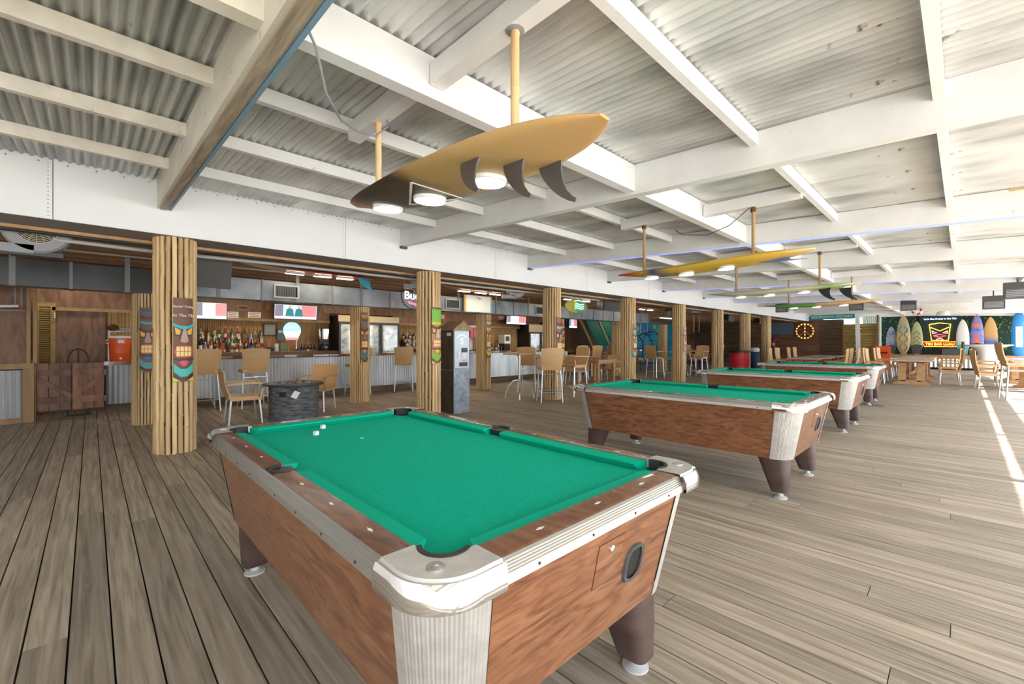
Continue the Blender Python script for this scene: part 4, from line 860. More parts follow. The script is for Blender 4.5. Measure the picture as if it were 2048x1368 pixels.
# appliances
def box_thing(name, label, cat, x0, x1, y0, y1, z0, z1, mat, part='body'):
    t = thing(name, label, cat, ((x0+x1)/2, (y0+y1)/2, z0)); MB().box(-(x1-x0)/2, (x1-x0)/2, -(y1-y0)/2, (y1-y0)/2, 0, z1-z0).build(part, mat, t); return t
p = fl(656, 708, .95); 
t = thing('coffee_maker', 'tall chrome and black coffee maker beside the dark fridge', 'coffee maker', (4.72, 12.45, .95))
MB().box(-.16, .16, -.1, .15, 0, .03).build('base', M['black'], t); MB().box(-.13, .13, .05, .15, .03, .5).build('tower', M['black'], t); MB().lathe([(.15, .42), (.16, .62), (.16, .7), (.001, .7)], 18).build('brew_head', M['chrome'], t); MB().lathe([(.09, .04), (.11, .1), (.1, .24), (.06, .28), (.06, .3)], 16, (0, -.03, 0)).build('carafe', plain('dark_glass', (.05, .04, .04), .08), t); MB().tube([(.1, -.03, .26), (.2, -.03, .22), (.2, -.03, .1), (.1, -.03, .08)], .01, 6).build('carafe_handle', M['black'], t)
def fridge(label, x0, x1, z1, doors, Y=12.2, topc=None):
    t = thing('glass_door_fridge', label, 'fridge', ((x0+x1)/2, Y, 0)); w = x1-x0
    MB().box(-w/2, w/2, .02, .68, 0, z1).build('body', M['black'], t)
    hd = topc or .18; MB().box(-w/2, w/2, 0, .02, z1-hd, z1).build('header_panel', glow('tan_header_glow', (.55, .42, .25), .08) , t)  # header is no lamp; a faint glow is added to its tan
    for k in range(doors):
        a = -w/2+w*k/doors; b = -w/2+w*(k+1)/doors
        fr = MB().box(a+.01, a+.06, -.03, .02, .1, z1-hd-.01).box(b-.06, b-.01, -.03, .02, .1, z1-hd-.01).box(a+.06, b-.06, -.03, .02, .1, .16).box(a+.06, b-.06, -.03, .02, z1-hd-.07, z1-hd-.01).build('door', M['dgrey'], t)
        MB().box(a+.06, b-.06, -.012, -.006, .16, z1-hd-.07).build('glass_pane', grain('fridge_glass_glare', [(.2, .28, .3), (.6, .68, .7), (.9, .93, .95)], (4, 4, 5), 3, .06, nscale=1.4, spec=.9), fr); MB().tube([(b-.035, -.05, .6), (b-.035, -.05, 1.2)], .01, 6).build('handle', M['grey'], fr)  # pale patches in the pane colour stand in for reflections
fridge('black double glass-door fridge behind the slim mask column', 5.0, 6.9, 2.05, 3); fridge('black glass-door fridge beside the stool group, right end of the bar', 12.75, 14.1, 2.0, 2, topc=.3)
# taps, paper towel, small bar things
t = thing('beer_tap', 'chrome beer tap with white handle behind the bar', 'beer tap', (3.95, 12.4, .95)); MB().lathe([(.05, 0), (.03, .03), (.028, .2)], 12).build('column', M['chrome'], t); MB().tube([(0, 0, .17), (0, -.09, .17), (0, -.1, .13)], .012, 6).build('spout', M['chrome'], t); MB().lathe([(.012, .2), (.018, .36), (.01, .38)], 8, (0, -.03, 0)).build('handle', M['wht'], t)
t = thing('framed_picture', 'dark framed picture on the bamboo wall left of the round sign', 'picture', (aty(540, 660, 12.85).x, 12.88, 1.62)); MB().box(-.16, .16, -.02, .02, -.17, .17).build('frame', M['blk'], t); MB().box(-.13, .13, -.024, -.02, -.14, .14).build('print', plain('faded_print', (.28, .27, .2), .3), t)
t = thing('soap_dispenser', 'grey dispenser on the bamboo wall below the round sign', 'dispenser', (aty(559, 674, 12.85).x, 12.84, 1.36)); MB().box(-.07, .07, -.06, .08, 0, .28).build('body', M['blueg'], t); MB().box(-.05, .05, -.07, -.06, .18, .24).build('lever', M['wht'], t)
box_thing('napkin_box', 'turquoise box on the rack of bottles', 'box', 2.95, 3.22, 12.2, 12.3, .95, 1.08, M['turq'])
for x, lb, c in ((3.5, 'stack of cups and a carton beside the bottle rack', M['grey']), ):
    t = thing('cup_stack', lb, 'cups', (x, 12.5, .95)); MB().lathe([(.04, 0), (.05, .3)], 12).build('cup_sleeve', M['wht'], t); MB().box(.08, .26, -.06, .06, 0, .32).build('carton', plain('olive_carton', (.2, .22, .1), .5), t); MB().box(-.2, -.08, -.06, .06, 0, .2).build('caddy', M['black'], t)
# slush dispensers
for i, u in enumerate((927, 946)):
    p = aty(u, 700, 12.3); t = thing('slush_machine', ['blue slush dispenser right of the cash machine', 'red slush dispenser beside the slim yellow mask'][i], 'drink dispenser', (p.x, 12.5, .95))
    MB().box(-.14, .14, -.2, .2, 0, .05).build('drip_tray', M['black'], t); MB().box(-.14, .14, .0, .2, .05, .5).build('tower', M['wht'], t)
    for x in (-.07, .07):
        MB().box(x-.06, x+.06, -.22, .1, .5, .86).build('bowl', plain(['slush_blue', 'slush_red'][i], [(.02, .2, .5), (.6, .02, .03)][i], .2) if (x < 0 or i == 1) else plain('slush_red', (.6, .02, .03), .2), t); MB().box(x-.065, x+.065, -.23, .12, .86, .93).build('lid', M['wht'], t); MB().tube([(x, -.22, .52), (x, -.24, .4)], .022, 8).build('tap', M['lgrey'], t)
t = thing('coffee_brewer', 'black and white coffee brewer between the bottles and the right fridge', 'coffee maker', (aty(1016, 690, 12.3).x, 12.5, .95)); MB().box(-.15, .15, -.15, .15, 0, .28).build('body', M['black'], t); MB().box(-.16, .16, -.17, .15, .28, .62).build('head', M['wht'], t); MB().box(-.1, .1, -.175, -.17, .38, .56).build('print', M['dgrey'], t)
# ================================================================== CASH MACHINE, FIRE TABLE, GATE
t = thing('cash_machine', 'steel cash machine with dollar sign under a small gabled roof', 'cash machine', (4.86, 6.55, 0), 0)
w, d = .36, .4
MB().box(-w/2, w/2, -d/2, d/2, 0, .78).build('pedestal', M['atm'], t); MB().box(-w/2-.004, -w/2, -d/2+.002, d/2, 0, .775).build('side_panel', M['atmd'], t)
MB().box(-w/2+.005, w/2-.005, -d/2+.005, d/2, .78, 1.5).build('cabinet', M['atm'], t); MB().box(-w/2, -w/2+.006, -d/2+.006, d/2, .785, 1.5).build('side_panel', M['atmd'], t)
fp = MB().box(-w/2+.02, w/2-.02, -d/2-.004, -d/2+.006, .82, 1.48).build('face_plate', plain('pale_steel', (.42, .46, .5), .4, .4), t)
rf = MB().prism([(-w/2-.05, 1.5), (w/2+.05, 1.5), (0, 1.68)], lambda x, z: (x, -d/2-.05, z), lambda x, z: (x, d/2+.05, z)).build('roof', M['roofw'], t)
text('dollar_sign', '$', glow('pale_green', (.6, .85, .7), .3), fp, (0, -d/2-.005, 1.30), FACE_Y, .17, .002)
MB().loft([[(.12*math.cos(a), -d/2-.006, 1.33+.1*math.sin(a)), (.1*math.cos(a), -d/2-.006, 1.33+.08*math.sin(a)), (.1*math.cos(a), -d/2-.003, 1.33+.08*math.sin(a)), (.12*math.cos(a), -d/2-.003, 1.33+.1*math.sin(a))] for a in [math.radians(25+13*i) for i in range(11)]]).build('arched_banner', glow('pale_green', (.6, .85, .7), .3), fp)
MB().box(0, .11, -d/2-.03, -d/2, 1.1, 1.18).build('bill_slot', M['black'], fp); MB().box(.0, .1, -d/2-.012, -d/2, 1.0, 1.1).build('card_notice', M['paper'], fp); MB().box(-.1, -.05, -d/2-.014, -d/2, 1.0, 1.12).build('instruction_card', M['paper'], fp)
for k in range(4): MB().box(0, .11, -d/2-.006, -d/2, .93+.012*k, .937+.012*k).build('print_line', M['lgrey'], fp)
MB().box(-.05, .11, -d/2-.03, -d/2+.01, .85, .92).build('cash_tray', M['black'], fp); MB().box(-w/2-.008, -w/2-.003, -.12, .0, 1.4, 1.46).build('sticker', M['paper'], t)
t = thing('fire_table', 'round dark stone fire table between the two low armchairs', 'fire table', (2.5, 7.95, 0))
prof = [(.39, 0)]; 
import itertools
for i in range(1, 15): prof += [(.388+.004*math.sin(i*2.1), .0395*i)]
MB().lathe(prof, 36).build('stone_drum', M['stone'], t); MB().lathe([(.3, .565), (.46, .565), (.465, .58), (.46, .598), (.3, .6), (.28, .585), (.001, .585)], 40).build('top', M['stonetop'], t)
ro = random.Random(4)
for k in range(46):
    a = ro.uniform(0, 6.28); r = .26*math.sqrt(ro.random()); q = ro.uniform(.012, .024); MB().lathe([(q*.5, 0), (q, q*.5), (q*.9, q), (q*.3, q*1.3)], 6, (r*math.cos(a), r*math.sin(a), .585)).build('fire_stone', plain('fire_glass_%d' % (k % 3), ((.3, .22, .17), (.12, .1, .09), (.45, .4, .36))[k % 3], .35), t)
def drum_pt(dx, z): r = .4; a = math.radians(-112)+dx/r; return Vector((r*math.cos(a), r*math.sin(a), z))
MB().prism([(-.04, .5), (.08, .51), (.08, .535), (-.04, .53)], lambda x, z: drum_pt(x, z), lambda x, z: drum_pt(x, z)*1.02).build('handle_slot', M['black'], t); MB().prism([(-.19, .40), (-.09, .40), (-.09, .48), (-.19, .48)], lambda x, z: drum_pt(x, z), lambda x, z: Vector((drum_pt(x, z).x*1.03, drum_pt(x, z).y*1.03, z))).build('control_knob', M['black'], t)
MB().prism([(-.02, .40), (.06, .36), (.12, .46), (.04, .5)], lambda x, z: Vector((drum_pt(x, z).x*1.02, drum_pt(x, z).y*1.02, z)), lambda x, z: Vector((drum_pt(x, z).x*1.03, drum_pt(x, z).y*1.03, z))).build('hang_tag', M['paper'], t)
# swing gate
YG = 10.55
for i, (xa, xb) in enumerate(((-.64, -.24), (-.23, .17))):
    t = thing('gate_leaf', ['left leaf of the wooden swing gate, brace falling to the right', 'right leaf of the wooden swing gate, brace rising to the right'][i], 'gate', (xa, YG, 0), 0, 'swing gate leaves'); w = xb-xa
    for k in range(3): MB().box(w*k/3+.004, w*(k+1)/3-.004, .014, .035, .14 - .0*k, .93).build('plank', M['gatew'], t, ang=0)
    for z in (.26, .72): MB().box(.02 if i == 0 else 0, w if i == 0 else w-.02, -.012, .012, z, z+.11).build('ledge', M['gatew'], t, ang=0)
    (a, b) = ((.0, .7), (w, .38)) if i == 0 else ((0, .38), (w, .7)); q = .055
    MB().prism([(a[0], a[1]-q), (b[0], b[1]-q), (b[0], b[1]+q*.6), (a[0], a[1]+q*.6)], lambda x, z: (x, -.02, z), lambda x, z: (x, .012, z)).build('brace', M['gatew'], t, ang=0)
    for z in (.31, .77): MB().box(-.02 if i == 0 else w, 0 if i == 0 else w+.02, -.014, .0, z-.06, z+.04).build('hinge', M['blueg'], t)
tag(MB().box(-.72, -.645, 10.5, 10.6, 0, 1.0).build('gate_post', M['oak']), 'honey wood post holding the left gate leaf', 'post')
t = thing('hand_truck', 'black hoop of a hand truck standing behind the gate', 'hand truck', (-.16, 10.85, 0))
neon(t, [(-.13, 0, .0), (-.13, 0, .98), (-.11, 0, 1.08), (-.06, 0, 1.15), (0, 0, 1.17), (.06, 0, 1.15), (.11, 0, 1.08), (.13, 0, .98), (.13, 0, 0)], M['iron'], .012, 'frame_tube'); neon(t, [(0, 0, .2), (0, 0, 1.16)], M['iron'], .01, 'centre_tube'); MB().box(-.16, .16, -.16, .02, 0, .015).build('toe_plate', M['iron'], t)
# side counter with cooler
t = thing('side_counter', 'short corrugated counter carrying the orange cooler', 'counter'); ridged(.2, .72, .068, .02, .14, .86, 10.98, halfround=False).build('corrugated_front', M['corr'], t); MB().box(.2, .72, 11.0, 11.3, 0, .86).build('cabinet', M['ply'], t); MB().box(.17, .8, 10.92, 11.32, .86, .93).build('counter_top', M['bartop'], t); MB().box(.2, .72, 10.95, 11.0, 0, .14).build('kick_board', M['slat'], t)
t = thing('drink_cooler', 'orange drink cooler with white lid on the short counter', 'cooler', (.4, 11.12, .93)); MB().lathe([(.145, 0), (.15, .01), (.155, .15), (.158, .16), (.155, .17), (.162, .3), (.165, .31), (.162, .32), (.166, .43)], 28).build('barrel', M['orange'], t); MB().lathe([(.168, .43), (.172, .435), (.17, .465), (.15, .475), (.001, .48)], 28).build('lid', M['wht'], t); MB().lathe([(.02, 0), (.02, .03), (.012, .05)], 10).build('spigot', M['wht'], t).matrix_local = Matrix.Translation((.0, -.15, .05)) @ Matrix.Rotation(math.pi/2, 4, 'X')
for s in (-1, 1): MB().tube([(s*.165, 0, .4), (s*.195, 0, .39), (s*.195, 0, .34), (s*.165, 0, .33)], .012, 6).build('handle', M['wht'], t)
MB().box(-.04, .05, -.166, -.162, .34, .4).build('maker_label', M['paper'], t)
t = thing('pipe_frame', 'white plastic pipe frame standing behind the orange cooler', 'pipe frame', (.42, 11.32, .93)); neon(t, [(-.17, 0, 0), (-.17, 0, .56), (.2, 0, .58), (.2, 0, 0)], M['wht'], .02, 'pipe'); MB().lathe([(.03, 0), (.08, .03), (.09, .07), (.03, .12)], 10, (-.12, 0, .58)).build('shell_ornament', M['blk'], t); MB().tube([(-.02, 0, .6), (.18, 0, .6)], .03, 8).build('rolled_net', M['grey'], t)
t = thing('sprinkler_pipe', 'white and grey pipes hanging at the left edge', 'pipe', (0, 0, 0)); MB().tube([tuple(aty(-30, 612, 10.0)), tuple(aty(37, 612, 10.0))], .02, 8).build('white_pipe', M['wht'], t); MB().tube([tuple(aty(-30, 620, 10.0)), tuple(aty(50, 621, 10.0))], .014, 8).build('grey_pipe', M['lgrey'], t)
for u in (30, 43): q = aty(u, 612, 10.0); MB().tube([tuple(q), (q.x, 10.0, 2.6)], .006, 5).build('hanger_rod', M['lgrey'], t); MB().tube([tuple(q), (q.x, 10.0, q.z-.08-.1*(u > 40))], .008, 5).build('red_tag', M['red'], t)
# ================================================================== MIDDLE GROUND FURNITURE
def high_table(label, x, y, rz=0):
    t = thing('high_table', label, 'table', (x, y, 0), rz); MB().box(-.27, .27, -.27, .27, 1.0, 1.03).build('table_top', M['tan'], t)
    MB().lathe([(.03, .3), (.03, 1.0)], 10).build('stem', M['leg'], t)
    for k in range(4):
        a = math.pi/4+k*math.pi/2; c_, s_ = math.cos(a), math.sin(a); MB().tube([(c_*.02, s_*.02, .42), (c_*.14, s_*.14, .4), (c_*.25, s_*.25, .28), (c_*.31, s_*.31, .12), (c_*.33, s_*.33, 0)], .015, 7).build('arched_leg', M['leg'], t)
p = fl(1080, 793); high_table('square high table with arched metal legs in the first stool group', 7.08, 7.08)
p = fl(1366, 750); high_table('square high table between the far high stools', p.x, p.y, .2)
p = fl(1192, 765); t = thing('low_table', 'small square wooden table between the low armchairs', 'table', (p.x, p.y, 0), 0); MB().box(-.5, .5, -.45, .45, .7, .74).build('table_top', M['teak'], t)
for sx in (-1, 1):
    for sy in (-1, 1): MB().box(sx*.42-.04, sx*.42+.04, sy*.37-.04, sy*.37+.04, 0, .7).build('leg', M['teak'], t)
MB().box(-.45, .45, -.4, .4, .62, .7).build('apron', M['teak'], t)
# counter under the green shutters
t = thing('shutter_counter', 'low brown counter below the green shutters', 'counter', (0, 0, 0)); MB().box(14.2, 19.5, 10.9, 11.4, .86, .92).build('counter_top', M['bartop'], t); MB().box(14.3, 19.4, 11.0, 11.35, 0, .86).build('front', M['ply'], t)
t = thing('green_shutters', 'pair of tilted green shutters in wooden frames', 'shutters', (0, 0, 0)); 
A = [aty(u, 0, 11.6).x for u in (1160, 1172, 1196, 1203, 1222, 1230)]
gs = plain('shutter_green', (.0, .13, .075), .6)
for i, (x0, x1) in enumerate(((A[1], A[2]), (A[3], A[4]))):
    sl = MB().hexa([(x0+.5, 11.3, 1.1), (x1+.5, 11.3, 1.1), (x1+.5, 11.32, 1.1), (x0+.5, 11.32, 1.1), (x0, 11.7, 2.35), (x1, 11.7, 2.35), (x1, 11.72, 2.35), (x0, 11.72, 2.35)]).build('shutter_panel', gs, t)
    for k in range(16): f = (k+.5)/16; MB().box(x0+.5*(1-f)+.03, x1+.5*(1-f)-.03, 11.28+.4*f, 11.3+.4*f, 1.1+1.25*f, 1.13+1.25*f).build('slat', gs, sl)
for i, x in enumerate((A[0], A[2]+.04, A[4]+.03)): MB().hexa([(x+.53, 11.26, .92), (x+.65, 11.26, .92), (x+.65, 11.34, .92), (x+.53, 11.34, .92), (x, 11.68, 2.45), (x+.12, 11.68, 2.45), (x+.12, 11.76, 2.45), (x, 11.76, 2.45)]).build('frame_post', M['roofw'] if i < 2 else M['slaty'], t)
# surf poster
A = aty(1199, 632, 11.9); B = aty(1226, 707, 11.9); t = thing('surf_poster', 'tall blue surf poster with red lettering', 'poster', (A.x, 11.9, B.z)); w = B.x-A.x; h = A.z-B.z
MB().box(0, w, 0, .03, 0, h).build('panel', grain('poster_blue', [(.02, .2, .4), (.1, .5, .6), (.6, .75, .75)], (.8, .8, 1.2), 3, .5), t); MB().box(0, w, -.004, 0, h*.84, h).build('heading_band', M['paper'], t); text('heading', 'SURFE', plain('poster_red', (.5, .08, .04), .5), t, (w*.48, -.006, h*.91), FACE_Y, .42); MB().prism([(w*.25, h*.45), (w*.4, h*.45), (w*.5, h*.62), (w*.62, h*.45), (w*.75, h*.45), (w*.6, h*.72), (w*.4, h*.7)], lambda x, z: (x, -.005, z), lambda x, z: (x, 0, z)).build('figure_shape', plain('poster_coral', (.5, .2, .12), .5), t); MB().box(-.06, 0, -.02, .04, -B.z, h).build('side_post', M['slaty'], t)
# hanging egg chairs
def egg(label, u, Y, r=.62):
    p = aty(u, 700, Y); t = thing('egg_chair', label, 'hanging chair', (p.x, Y, 0)); c = 1.0
    for k in range(3):
        rr_ = r*(1-.12*k); neon(t, [(rr_*1.1*math.cos(a), .28*(k-1)*1.4, c+rr_*math.sin(a)) for a in [math.radians(-50+q*14) for q in range(21)]], M['iron'], .018, 'hoop')
    for k in range(9):
        a = math.radians(-30+k*30); MB().tube([(r*1.05*math.cos(a), -.36, c+r*.95*math.sin(a)), (r*.8*math.cos(a), .1, c+r*.85*math.sin(a)), (r*.5*math.cos(a), .36, c+r*.6*math.sin(a))], .01, 5).build('wire_rib', M['iron'], t)
    st_ = stripes('striped_cushion', [(0, (.6, .55, .48)), (.2, (.08, .07, .07)), (.4, (.62, .57, .5)), (.6, (.08, .07, .07)), (.8, (.6, .55, .5)), (1, (.1, .09, .08))], 0, .3, .8); MB().loft([[(.52*k*math.cos(a), .32*k*math.sin(a), z) for a in [2*math.pi*i/16 for i in range(16)]] for z, k in ((c-.56, .85), (c-.53, 1), (c-.45, 1), (c-.42, .85))]).build('cushion', st_, t)
    neon(t, [(-.6, 0, .35), (-.3, 0, .3), (.3, 0, .3), (.6, 0, .35)], M['iron'], .015, 'seat_bar')
    for s in (-1, 1): MB().tube([(s*.3, 0, c+r*.9), (s*.3, 0, 2.72)], .011, 6).build('rope', M['paper'], t)
    for s in (-1, 1): MB().tube([(s*.3, 0, c-r*.7), (s*.3, 0, .0)], .014, 6).build('stand_leg', M['iron'], t)
egg('black wire egg chair with striped cushion before the blue mural', 1288, 10.1, .78); egg('black wire egg chair behind the far high stools', 1393, 9.0, .85)
# pale curtain doors and oval plaque behind
A = aty(1397, 0, 12.8).x; B = aty(1420, 0, 12.8).x; t = thing('pale_curtain', 'pale ribbed curtain behind the second egg chair', 'curtain'); 
ridged(A, B, .16, .06, .05, 2.3, 12.7, halfround=False).build('cloth', M['paper'], t); MB().tube([(A, 12.66, 2.33), (B, 12.66, 2.33)], .02, 6).build('rail', M['iron'], t)
A = aty(1443, 0, 12.6).x; B = aty(1472, 0, 12.6).x; t = thing('white_door_panel', 'white panel with oval wooden plaque behind the columns', 'panel'); MB().box(A, B, 12.6, 12.68, 0, 2.4).build('panel', M['wht'], t)
ov = MB().loft([[((A+B)/2+1.1*k*math.cos(a), y, 1.85+.33*k*math.sin(a)) for a in [2*math.pi*i/24 for i in range(24)]] for y, k in ((12.6, 1), (12.55, 1), (12.54, .9))]).build('oval_plaque', M['gatew'], t); MB().box((A+B)/2-.09, (A+B)/2+.09, 12.52, 12.55, 1.55, 2.2).build('plaque_bar', M['corr'], ov)
MB().box(B, B+.9, 12.58, 12.66, .1, 2.4).build('yellow_panel', M['slaty'], t)
# bins
def bin_(label, u, v, r, h, mat, rimmat=None):
    p = fl(u, v); t = thing('waste_bin', label, 'waste bin', (p.x, p.y, 0), 0, 'round waste bins'); MB().lathe([(r*.8, 0), (r*.82, .02), (r*.95, h-.08), (r*1.0, h-.07), (r*1.0, h), (r*.93, h), (r*.85, .1), (.001, .1)], 26).build('barrel', mat, t)
    if rimmat: MB().lathe([(r*.96, h-.01), (r*1.05, h-.05), (r*1.06, h+.02), (r*.94, h+.03), (r*.85, h-.04), (.001, h-.1)], 22).build('bag', rimmat, t)
    for k in range(3): MB().lathe([(r*(.88+.03*k), h*.3+k*h*.17), (r*(.9+.03*k), h*.31+k*h*.17), (r*(.88+.03*k), h*.33+k*h*.17)], 26, cap=False).build('rib', mat, t)
    for s in (-1, 1): MB().tube([(s*r, -.06, h-.12), (s*(r+.05), -.04, h-.13), (s*(r+.05), .04, h-.13), (s*r, .06, h-.12)], .016, 6).build('handle', mat, t)
p = fl(1477, 742); bin_('red round waste bin with black bag, before the far columns', 1479, 750, .38, .92, M['red'], M['black'])
bin_('slate blue round waste bin beside the farthest column', 1548, 725, .4, .95, M['blueg'])
q = fl(1504, 735); t = thing('folded_bundle', 'dark blue bundle with white cloth standing beside the red bin', 'bundle', (q.x, q.y, 0)); MB().lathe([(.3, 0), (.38, .2), (.36, .7), (.28, .95), (.2, 1.05), (.001, 1.08)], 12).build('blue_bag', plain('navy_fabric', (.015, .04, .09), .8), t); MB().lathe([(.26, .8), (.3, .9), (.24, 1.0), (.1, 1.02)], 9, (-.15, -.1, 0)).build('white_cloth', M['paper'], t)
# end wall things
t = thing('peace_sign', 'round golden peace sign lit with bulbs on the end wall', 'light sign', (29.93, 6.41, 1.92)); q = .46
MB().lathe([(q-.08, 0), (q, 0), (q+.01, .07), (q-.08, .07), (q-.08, 0)], 32, cap=False).build('ring', M['teak'], t).matrix_local = Matrix.Rotation(-math.pi/2, 4, 'Y')
for a, b in (((0, q), (0, -q)), ((0, 0), (.32, -.32)), ((0, 0), (-.32, -.32))): MB().tube([(-.03, a[0], a[1]), (-.03, b[0], b[1])], 0, rect=(.08, .06)).build('spoke', M['teak'], t)
for k in range(16): a = 2*math.pi*k/16; MB().lathe([(.025, 0), (.025, .03), (.001, .04)], 8).build('bulb', M['bulb'], t).matrix_local = Matrix.Translation((-.07, (q-.04)*math.cos(a), (q-.04)*math.sin(a))) @ Matrix.Rotation(-math.pi/2, 4, 'Y')
for k in range(5): MB().lathe([(.025, 0), (.025, .03), (.001, .04)], 8).build('bulb', M['bulb'], t).matrix_local = Matrix.Translation((-.07, 0, q-.1-.19*k)) @ Matrix.Rotation(-math.pi/2, 4, 'Y')
t = thing('fire_extinguisher', 'red fire extinguisher on a board on the end wall', 'extinguisher', (29.9, 8.02, .92)); MB().lathe([(.08, 0), (.085, .05), (.085, .42), (.04, .5), (.03, .54)], 12).build('cylinder', M['red'], t); MB().box(-.04, .04, -.06, .06, .54, .6).build('valve', M['black'], t); MB().tube([(-.03, .06, .55), (-.1, .09, .45), (-.1, .09, .2)], .014, 6).build('hose', M['black'], t); MB().box(-.088, -.08, -.05, .05, .15, .32).build('label', M['paper'], t); MB().box(.07, .1, -.25, .25, -.1, .8).build('backing_board', M['redwood'], t)
tag(MB().box(29.9, 29.99, 7.0, 8.2, 1.75, 2.45).build('dark_screen', M['blueg']), 'dark blank screen on the end wall left of the peace sign', 'screen')
# RESTROOMS sign, slatted stair screens
t = thing('direction_sign', 'teal RESTROOMS UPSTAIRS sign', 'sign', (27.4, 4.72, 2.58)); MB().box(0, .03, -.95, .95, -.12, .12).build('board', M['teal'], t); text('lettering', 'RESTROOMS UPSTAIRS', M['wht'], t, (-.004, 0, 0), FACE_X, .17)
for y in (-.8, .8): MB().tube([(.015, y, .1), (.015, y, .28)], .008, 5).build('hanger', M['iron'], t)
t = thing('slat_wall', 'dark slatted screen right of the peace sign', 'screen wall', (28.6, 4.95, 0)); 
for k in range(14): MB().box(0, .04, -.55, .5, .15+.17*k, .28+.17*k).build('slat', M['slat'], t)
MB().box(.1, .13, -.55, .53, 0, 2.5).build('backing', M['slat'], t)
for y in (-.55, .45): MB().box(.04, .1, y, y+.08, 0, 2.5).build('post', M['slat'], t)
for i, (y0, y1, zt, lb) in enumerate(((3.68, 4.28, 2.2, 'narrow golden slatted stair panel behind the dining tables'), (2.95, 3.6, 2.2, 'wide golden slatted stair panel beside the stage'))):
    t = thing('slatted_panel', lb, 'slatted panel', (27.6, (y0+y1)/2, 0), 0, 'golden slatted panels'); w = (y1-y0)/2
    for k in range(15): MB().box(0, .03, -w, w, .1+.14*k, .2+.14*k).build('slat', M['slaty'], t)
    MB().box(.08, .1, -w, w, .05, zt).build('backing', plain('golden_backing', (.34, .24, .05), .6), t)
    for y in (-w, w-.05): MB().box(.03, .08, y, y+.05, 0, zt).build('stile', M['slat'], t)
t = thing('stair_stringer', 'white slanted stair stringer between the slatted panels', 'stair', (27.3, 3.63, 0)); MB().prism([(-.12, 0), (.05, 0), (.12, 2.6), (-.06, 2.6)], lambda y, z: (0, y, z), lambda y, z: (.06, y, z)).build('stringer', M['wht'], t); 
for k in range(8): MB().box(-.02, .2, -.1, .12, .25+.28*k, .29+.28*k).build('tread', M['paper'], t)
t = thing('corrugated_wall_panel', 'pale green corrugated panel beside the stage', 'wall panel'); r_ = ridged(-3.65, -2.9, .08, .02, 1.2, 2.62, 0, halfround=False); r_.v = [(28.9+b, -a, c) for a, b, c in r_.v]; r_.build('sheet', plain('pale_mint', (.6, .74, .66), .5), t); MB().box(28.93, 29.0, 2.9, 3.65, 0, 1.2).build('lower_board', M['wht'], t)
tag(MB().box(27.3, 27.5, 2.85, 2.92, 0, 2.6).build('palm_post', M['slat']), 'rough brown post at the left end of the stage', 'post')
t = thing('corn_hole_board', 'orange board leaning by the stage post', 'game board', (25.5, 2.55, 0)); MB().hexa([(0, -.28, 0), (.04, -.28, 0), (.04, .28, 0), (0, .28, 0), (.3, -.28, 1.1), (.34, -.28, 1.1), (.34, .28, 1.1), (.3, .28, 1.1)]).build('board', M['orange'], t); MB().box(.12, .2, -.18, .18, .78, .84).build('print', M['black'], t); MB().tube([(.3, .2, 1.0), (.6, .2, 0)], .015, 6).build('prop_leg', M['iron'], t)
# ================================================================== STAGE
def leaner(label, u0, u1, vt, vb, X, mat, extra=None, zb=.67):
    A = atx(u0, vt, X); B = atx(u1, vb, X); yc = (A.y+B.y)/2; W_ = abs(A.y-B.y); L = A.z-zb
    t = thing('surfboard', label, 'surfboard', (X, yc, zb+L/2), 0, 'surfboards standing on the stage'); b = board_mesh(L, W_, .07, mat, nose=.62, tailcut=.45, rock=.03, n=22).build('board', mat, t); b.rotation_euler = (math.pi/2, 0, -math.pi/2)
    if extra: extra(t, L, W_)
    return t
def pad(c, f0=-.5, f1=-.22):
    def f(t, L, W_): MB().prism([(-W_*.36, L*f0+.04), (W_*.36, L*f0+.04), (W_*.45, L*f1), (0, L*f1+.05), (-W_*.45, L*f1)], lambda y, z: (-.03, y, z), lambda y, z: (-.045, y, z)).build('tail_pad', c, t)
    return f
def swirls(t, L, W_):
    c = plain('swirl_dark', (.12, .1, .05), .5)
    for s in (-1, 1):
        for k in range(3):
            z0 = L*(.22-.22*k); neon(t, [(-.045, s*(W_*.05+W_*.26*math.sin(f*3.1)*(1-.1*k)), z0-f*L*.2) for f in [i/8 for i in range(9)]], c, .012, 'painted_swirl')
def chevrons(t, L, W_):
    for k in range(3): z = L*(.2-.13*k); neon(t, [(-.045, -W_*.3, z-.18), (-.045, 0, z), (-.045, W_*.3, z-.18)], plain('swirl_dark', (.12, .1, .05), .5), .01, 'painted_chevron')
    pad(M['dgrey'])(t, L, W_)
leaner('small faded purple surfboard at the left of the stage', 1772, 1793, 653, 703, 29.6, grain('faded_purple_print', [(.1, .11, .22), (.3, .3, .42), (.42, .4, .48)], (4, 4, 4), 4, .4), pad(M['dgrey'], -.5, -.2))
leaner('tall tan surfboard with dark swirls', 1793, 1821, 631, 703, 29.4, stripes('swirl_board', [(0, (.4, .3, .14)), (.45, (.55, .42, .2)), (.7, (.36, .38, .28)), (1, (.6, .36, .14))], 1, 1.9, .4), swirls)
leaner('pale green surfboard with chevrons and a dark pad', 1821, 1846, 643, 703, 29.5, plain('pale_green_board', (.42, .43, .22), .4), chevrons)
leaner('white surfboard with a turquoise tail on the stage', 1912, 1939, 639, 708, 29.3, plain('white_board', (.66, .66, .62), .35), pad(plain('turq_pad', (.1, .42, .46), .4)))
leaner('blue and red painted surfboard on the stage', 1940, 1968, 629, 706, 29.4, grain('blue_red_print', [(.02, .1, .42), (.1, .2, .55), (.5, .12, .12), (.6, .2, .1)], (3, 3, 2), 3, .4, nscale=1.6), pad(M['black']))
